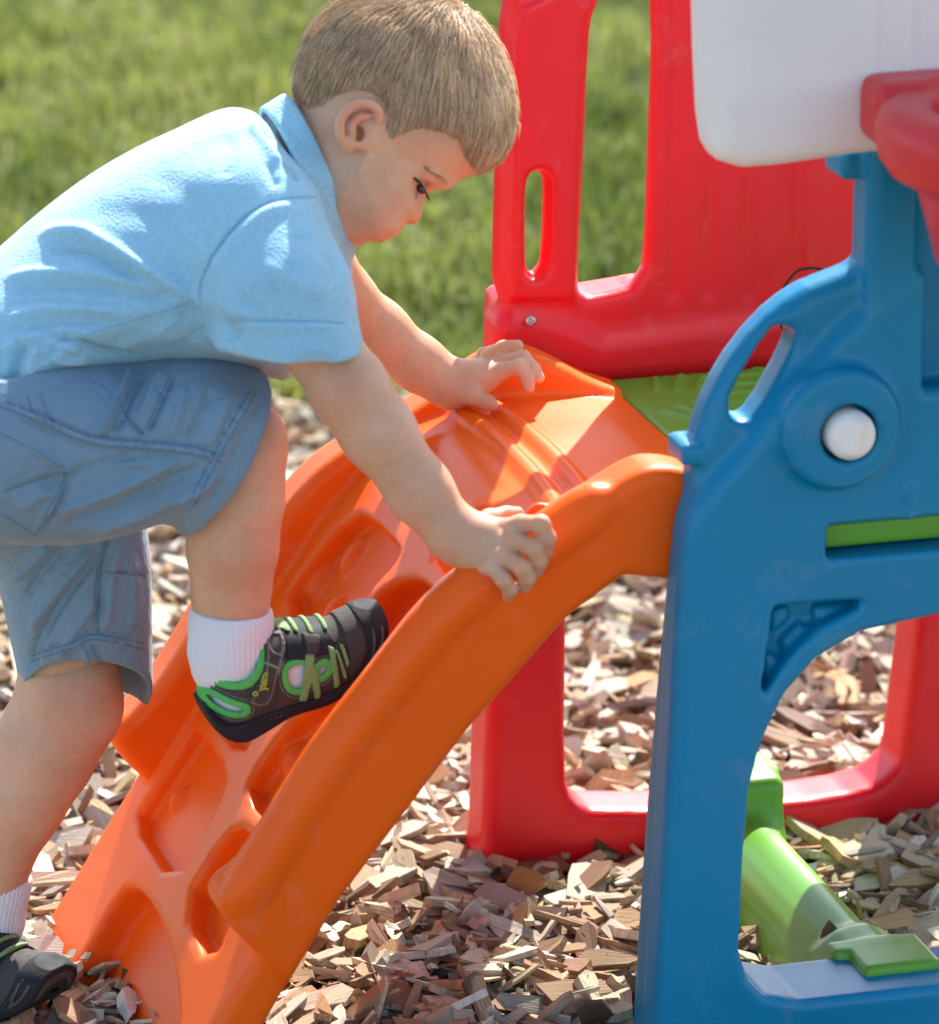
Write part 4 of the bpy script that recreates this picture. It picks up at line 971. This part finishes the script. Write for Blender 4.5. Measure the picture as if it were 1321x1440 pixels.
# yellow-green emblem on the strap: a ring and a looping script squiggle
SF_ = shoe_field(); SF_.f = FO.copy(); sv, sq = SF_.mesh(1); bsf = BVHTree.FromPolygons([tuple(v) for v in sv], [tuple(q) for q in sq.tolist()])
def onshoe(p):
    h, n = hit(bsf, p[0]/3.669+240, p[1]/3.669+800); return h+n*.0056 if h is not None else None
em = []
for ln in ([(430+11*math.cos(t), 632+9*math.sin(t)) for t in np.linspace(0, 2*math.pi, 14)], [(448, 612), (468, 606), (452, 592), (476, 590), (462, 574), (484, 576)], [(456, 612), (486, 604), (494, 612)], [(462, 580), (470, 548), (486, 532), (490, 545), (474, 566), (490, 584)], [(478, 600), (482, 570), (494, 562)]):
    P = [onshoe(p) for p in ln]; P = [p for p in P if p is not None]
    if len(P) > 2: em.append(tube(smooth_line(P, 3), .00075, 5))
if em: mk('emblem', *join(em), mat('lime_emblem', (.36, .46, .04, 1), rough=.6), shoe)
# the other shoe: the same tree, level on the ground
def copy_part(o, parent):
    c = o.copy(); COL.objects.link(c); c.parent = parent
    for ch in list(o.children): copy_part(ch, c)
    return c
shoe2 = copy_part(shoe, person)
# pitch the toe down level, then turn it towards the camera
heel, toe = at(310, 1035, SY), at(520, 950, SY); pit = math.atan2(toe[2]-heel[2], toe[0]-heel[0])
Mx = Matrix.Rotation(math.radians(-52), 4, 'Z') @ Matrix.Rotation(pit, 4, 'Y')
tgt = np.array(onz(36, 1428, 0.0)); tgt = np.array(at(-36, 1378, .29)); shoe2.matrix_local = Matrix.Translation(Vector(tgt)) @ Mx
print('shoes', round(time.time()-T0, 1))
# ------------------------------------------------------------------ ground, lawn, wood chips
F2 = np.array([math.sin(PS), math.cos(PS)]); R2 = np.array([math.cos(PS), -math.sin(PS)])
edge = float((onz(420, 556, .02)-CAM)[:2]@F2)          # how far from the camera the lawn begins
def gr(g, r): return CAM[:2]+np.outer(g, F2)+np.outer(r, R2)
def ground_nodes(nt, b, tc):
    N, L = nt.nodes, nt.links
    no = N.new('ShaderNodeTexNoise'); no.inputs['Scale'].default_value = 30; no.inputs['Detail'].default_value = 8
    L.new(tc.outputs['Object'], no.inputs['Vector'])
    cr = N.new('ShaderNodeValToRGB'); e = cr.color_ramp.elements
    e[0].position = .3; e[0].color = (.06, .035, .02, 1); e[1].position = .75; e[1].color = (.24, .17, .11, 1)
    L.new(no.outputs['Fac'], cr.inputs[0]); L.new(cr.outputs[0], b.inputs['Base Color'])
g_ = onz(660, 1000, 0)
gm = mat('chip_bed', (.3, .2, .13, 1), rough=.9, extra=ground_nodes)
P = gr(np.array([-8, -8, edge, edge]), np.array([-9., 9, 9, -9]))
o = mk('ground', np.column_stack([P, np.full(4, -.012)]), [(0, 1, 2, 3)], gm, None, False); o['kind'] = 'structure'
def lawn_nodes(nt, b, tc):
    N, L = nt.nodes, nt.links
    no = N.new('ShaderNodeTexNoise'); no.inputs['Scale'].default_value = 6; no.inputs['Detail'].default_value = 8
    L.new(tc.outputs['Object'], no.inputs['Vector'])
    cr = N.new('ShaderNodeValToRGB'); e = cr.color_ramp.elements
    e[0].position = .3; e[0].color = (.02, .034, .006, 1); e[1].position = .7; e[1].color = (.06, .085, .018, 1)
    L.new(no.outputs['Fac'], cr.inputs[0]); L.new(cr.outputs[0], b.inputs['Base Color'])
lm = mat('lawn_soil', (.06, .1, .02, 1), rough=.95, extra=lawn_nodes)
P = gr(np.array([edge, edge, 300, 300]), np.array([-200., 200, 200, -200]))
o = mk('lawn', np.column_stack([P, np.full(4, -.008)]), [(0, 1, 2, 3)], lm, None, False); o['kind'] = 'structure'

# grass: one mass of blades
NB = 170000
g = edge+.0+3.6*rng.random(NB)**1.25; r = (rng.random(NB)-.5)*3.6
xy = gr(g, r); x, y = xy[:, 0], xy[:, 1]
cl = vnoise(x, y, .11, 1)*.6+vnoise(x, y, .035, 2)*.4; pt = vnoise(x, y, .42, 3)*.6+vnoise(x, y, .15, 5)*.4
keep = rng.random(NB) < np.clip(.15+1.3*cl, .1, 1); x, y, cl, pt = x[keep], y[keep], cl[keep], pt[keep]; NB = len(x)
h = (.014+.046*cl*rng.random(NB)**.6)*(.7+.6*pt); wd = .0016+.0018*rng.random(NB)
az = rng.random(NB)*2*np.pi; tl = rng.normal(0, .55, NB); ln = rng.random(NB)*2*np.pi
dx, dy = np.cos(az), np.sin(az); lx, ly = np.cos(ln)*np.abs(tl), np.sin(ln)*np.abs(tl)
def P3(a, b, z): return np.stack([a, b, z], 1)
v0 = P3(x-dx*wd, y-dy*wd, np.full(NB, -.008)); v1 = P3(x+dx*wd, y+dy*wd, np.full(NB, -.008))
v2 = P3(x-dx*wd*.8+lx*h*.35, y-dy*wd*.8+ly*h*.35, h*.6); v3 = P3(x+dx*wd*.8+lx*h*.35, y+dy*wd*.8+ly*h*.35, h*.6)
v4 = P3(x+lx*h, y+ly*h, h*(1-.25*np.abs(tl).clip(0, 1.6)))
V = np.stack([v0, v1, v3, v2, v4], 1).reshape(-1, 3); b = np.arange(NB)*5
Q = np.vstack([np.stack([b, b+1, b+2, b+3], 1), np.stack([b+3, b+2, b+4, b+4], 1)])
Fq = np.vstack([np.stack([b, b+1, b+2], 1), np.stack([b, b+2, b+3], 1), np.stack([b+3, b+2, b+4], 1)])
GM = attr_mat('grass_blade', .55, .35)
o = mk('grass', V, Fq, GM, None, True); o['kind'] = 'stuff'; thing(o, 'mown green lawn with clumps of grass behind the wood chips', 'grass')
c1, c2, c3 = np.array([.13, .18, .030]), np.array([.31, .34, .085]), np.array([.46, .42, .20])
t1 = np.clip(pt*2.8-.9+rng.normal(0, .2, NB), 0, 1)[:, None]
cc = c1*(1-t1)+c2*t1; dry = rng.random(NB) < .06+.08*(cl < .35); cc[dry] = c3; cc *= (.75+.5*rng.random((NB, 1)))
setcol(o.data, np.repeat(cc, 5, 0))
print('grass', NB, round(time.time()-T0, 1))

# wood chips
PAL = np.array([(.53, .445, .31), (.46, .355, .22), (.60, .53, .40), (.39, .255, .14), (.26, .15, .08), (.45, .365, .28), (.18, .11, .07), (.45, .28, .135), (.66, .61, .50), (.31, .26, .22)])
PW = np.array([.17, .15, .15, .13, .11, .06, .08, .09, .04, .02]); PW = PW/PW.sum()
def chip_template(k):
    r = np.random.default_rng(100+k); m = int(r.integers(3, 5))
    top = [(-.5+r.uniform(0, .14), -.5+r.uniform(-.1, .15)), (r.uniform(-.2, .2), -.5+r.uniform(-.1, .12)), (.5-r.uniform(0, .2), -.5+r.uniform(-.05, .35)),
           (.5+r.uniform(-.1, .15), r.uniform(-.2, .2)), (.5-r.uniform(0, .25), .5-r.uniform(-.05, .3)), (r.uniform(-.2, .2), .5-r.uniform(-.1, .12)), (-.5+r.uniform(-.1, .2), .5-r.uniform(-.05, .25)), (-.5+r.uniform(-.15, .1), r.uniform(-.2, .2))]
    p = np.array(top); n = len(p); bend = r.uniform(-.25, .25); tw = r.uniform(-.5, .5)
    zz = bend*(p[:, 0]**2)*2+tw*p[:, 0]*p[:, 1]
    tp = np.column_stack([p, zz+.5*r.uniform(.6, 1.2, n)]); bt = np.column_stack([p*r.uniform(.85, 1.05, (n, 1)), zz-.5*r.uniform(.6, 1.2, n)])
    Vt = np.vstack([tp, bt]); tri = []
    for i in range(1, n-1): tri += [(0, i, i+1), (n, n+i+1, n+i)]
    for i in range(n): j = (i+1) % n; tri += [(i, n+i, n+j), (i, n+j, j)]
    return Vt, np.array(tri)
def chips(N, gfun, size, zfun, tilt, seed, slim=0.0):
    r = np.random.default_rng(seed); VV, TT, CC, UU = [], [], [], []; o = 0; K = 28
    for k in range(K):
        Vt, Tr = chip_template(k); n = N//K
        x, y = gfun(n, r)
        L = np.clip(size*np.exp(r.normal(0, .42, n)), .006, .058); W = L*np.clip(np.exp(r.normal(-.95-slim, .45, n)), .06, .85); Th = np.clip(L*.11*np.exp(r.normal(0, .5, n)), .0012, .009)
        A = r.random(n)*2*np.pi; tx, ty = r.normal(0, tilt, n), r.normal(0, tilt*.9, n)
        ca, sa, cx, sx, cy, sy = np.cos(A), np.sin(A), np.cos(tx), np.sin(tx), np.cos(ty), np.sin(ty)
        p = Vt[None]*np.stack([L, W, Th], 1)[:, None]
        X, Y_, Z = p[..., 0], p[..., 1], p[..., 2]
        Y_, Z = Y_*cx[:, None]-Z*sx[:, None], Y_*sx[:, None]+Z*cx[:, None]
        X, Z = X*cy[:, None]+Z*sy[:, None], -X*sy[:, None]+Z*cy[:, None]
        X, Y_ = X*ca[:, None]-Y_*sa[:, None], X*sa[:, None]+Y_*ca[:, None]
        z = zfun(x, y, r, L)
        VV.append(np.stack([X+x[:, None], Y_+y[:, None], Z+z[:, None]], 2).reshape(-1, 3))
        TT.append((Tr[None]+(np.arange(n)*len(Vt))[:, None, None]).reshape(-1, 3)+o); o += n*len(Vt)
        c = PAL[r.choice(len(PAL), n, p=PW)]*(.72+.45*r.random((n, 1)))*(1+r.normal(0, .03, (n, 3)))
        CC.append(np.repeat(c, len(Vt), 0))
        u = (p[..., :2]+r.random((n, 1, 1))*9).reshape(-1, 2); UU.append(u)
    return np.vstack(VV), np.vstack(TT), np.vstack(CC), np.vstack(UU)
def gpos(n, r):
    g = 3.15+(edge+.05-3.15)*r.random(n); rr = (r.random(n)-.5)*2.5+.1
    g = g+.06*np.sin(rr*9)*(g > edge-.1); q = gr(g, rr); return q[:, 0], q[:, 1]
def zz(x, y, r, L): return .010*(vnoise(x, y, .22, 11)-.3)+.026*r.random(len(x))**1.2-.005
WM = attr_mat('wood_chip', .8, 0, True)
V, T, C_, U_ = chips(42000, gpos, .034, zz, .36, 21)
V2, T2, C2, U2 = chips(17000, gpos, .016, zz, .5, 22)
V3, T3, C3, U3 = chips(7000, gpos, .034, lambda x, y, r, L: zz(x, y, r, L)+.004, .4, 23, 1.0)
T3 = T3+len(V2); V2 = np.vstack([V2, V3]); T2 = np.vstack([T2, T3]); C2 = np.vstack([C2, C3]); U2 = np.vstack([U2, U3])
T2 = T2+len(V); V = np.vstack([V, V2]); T = np.vstack([T, T2]); C_ = np.vstack([C_, C2]); U_ = np.vstack([U_, U2])
def finish(o, T, C_, U_):
    setcol(o.data, C_); l = o.data.uv_layers.new(name='uv'); l.data.foreach_set('uv', U_[T.ravel()].astype(np.float32).ravel())
o = mk('wood_chips', V, T, WM, None, False); o['kind'] = 'stuff'; thing(o, 'bed of tan and brown wood chips covering the play area', 'wood chips')
finish(o, T, C_, U_)
print('chips', len(T), round(time.time()-T0, 1))
# single large chips that stand out
def big_chip(name, label, pos, size, rot, col, k, group='large loose wood chips'):
    Vt, Tr = chip_template(k); M = Matrix.Rotation(rot[2], 3, 'Z') @ Matrix.Rotation(rot[1], 3, 'Y') @ Matrix.Rotation(rot[0], 3, 'X')
    P = Vt*np.array(size); Vw = P@np.array(M).T
    o = bpy.data.objects.new(name, None)
    o = mk(name, Vw, Tr, WM, None, False); o.location = pos; thing(o, label, 'wood chip', group)
    finish(o, Tr, np.tile(np.array(col), (len(Vt), 1)), P[:, :2]); return o
def lying(px, py, z, up=0.0): return tuple(onz(px, py, z)+np.array([0, 0, up]))
BIG = [
 ('wood_chip', 'tall thin brown chip standing on end against the green floor bar', lying(1160, 1345, .045), (.052, .013, .005), (.3, -1.35, .5), (.24, .13, .07), 3),
 ('wood_chip', 'broad curled tan chip leaning against the left flank of the green bar', lying(1066, 1262, .030), (.036, .028, .006), (.9, -.3, .6), (.50, .33, .19), 6),
 ('wood_chip', 'wide split chip lying behind the blue post at the foot of the green bar', lying(1084, 1318, .024), (.044, .024, .007), (.5, .1, -.2), (.48, .33, .20), 9),
 ('wood_chip', 'upright brown slab chip standing in the gap between the legs of the orange stairs', lying(168, 1334, .026), (.036, .032, .006), (1.2, .3, -.4), (.36, .20, .10), 12),
 ('wood_chip', 'small square chip leaning beside the front orange leg', lying(200, 1346, .024), (.02, .016, .006), (.7, -.3, .5), (.44, .27, .13), 14),
 ('wood_chip', 'flat reddish chip propped on the foot of the red post', lying(738, 1242, .030), (.036, .026, .006), (1.0, -.35, -.3), (.34, .17, .06), 17),
 ('wood_chip', 'white torn chip beside the toe of the shoe on the ground', lying(66, 1334, .028), (.03, .02, .004), (.9, .2, .2), (.78, .74, .66), 20),
 ('wood_chip', 'long pale chip lying between the left shin and the orange stairs', lying(78, 1236, .028), (.06, .014, .006), (.5, .0, -.28), (.52, .42, .28), 22),
 ('wood_chip', 'long flat chip lying in the sun under the orange stairs', lying(455, 1405, .030), (.046, .022, .006), (.4, -.1, .1), (.58, .47, .33), 24),
 ('wood_chip', 'slim grey chip resting on the lower edge of the red frame', lying(1215, 1198, .030), (.036, .007, .003), (.2, -.1, -.2), (.34, .28, .24), 5),
]
for b_ in BIG: big_chip(*b_)
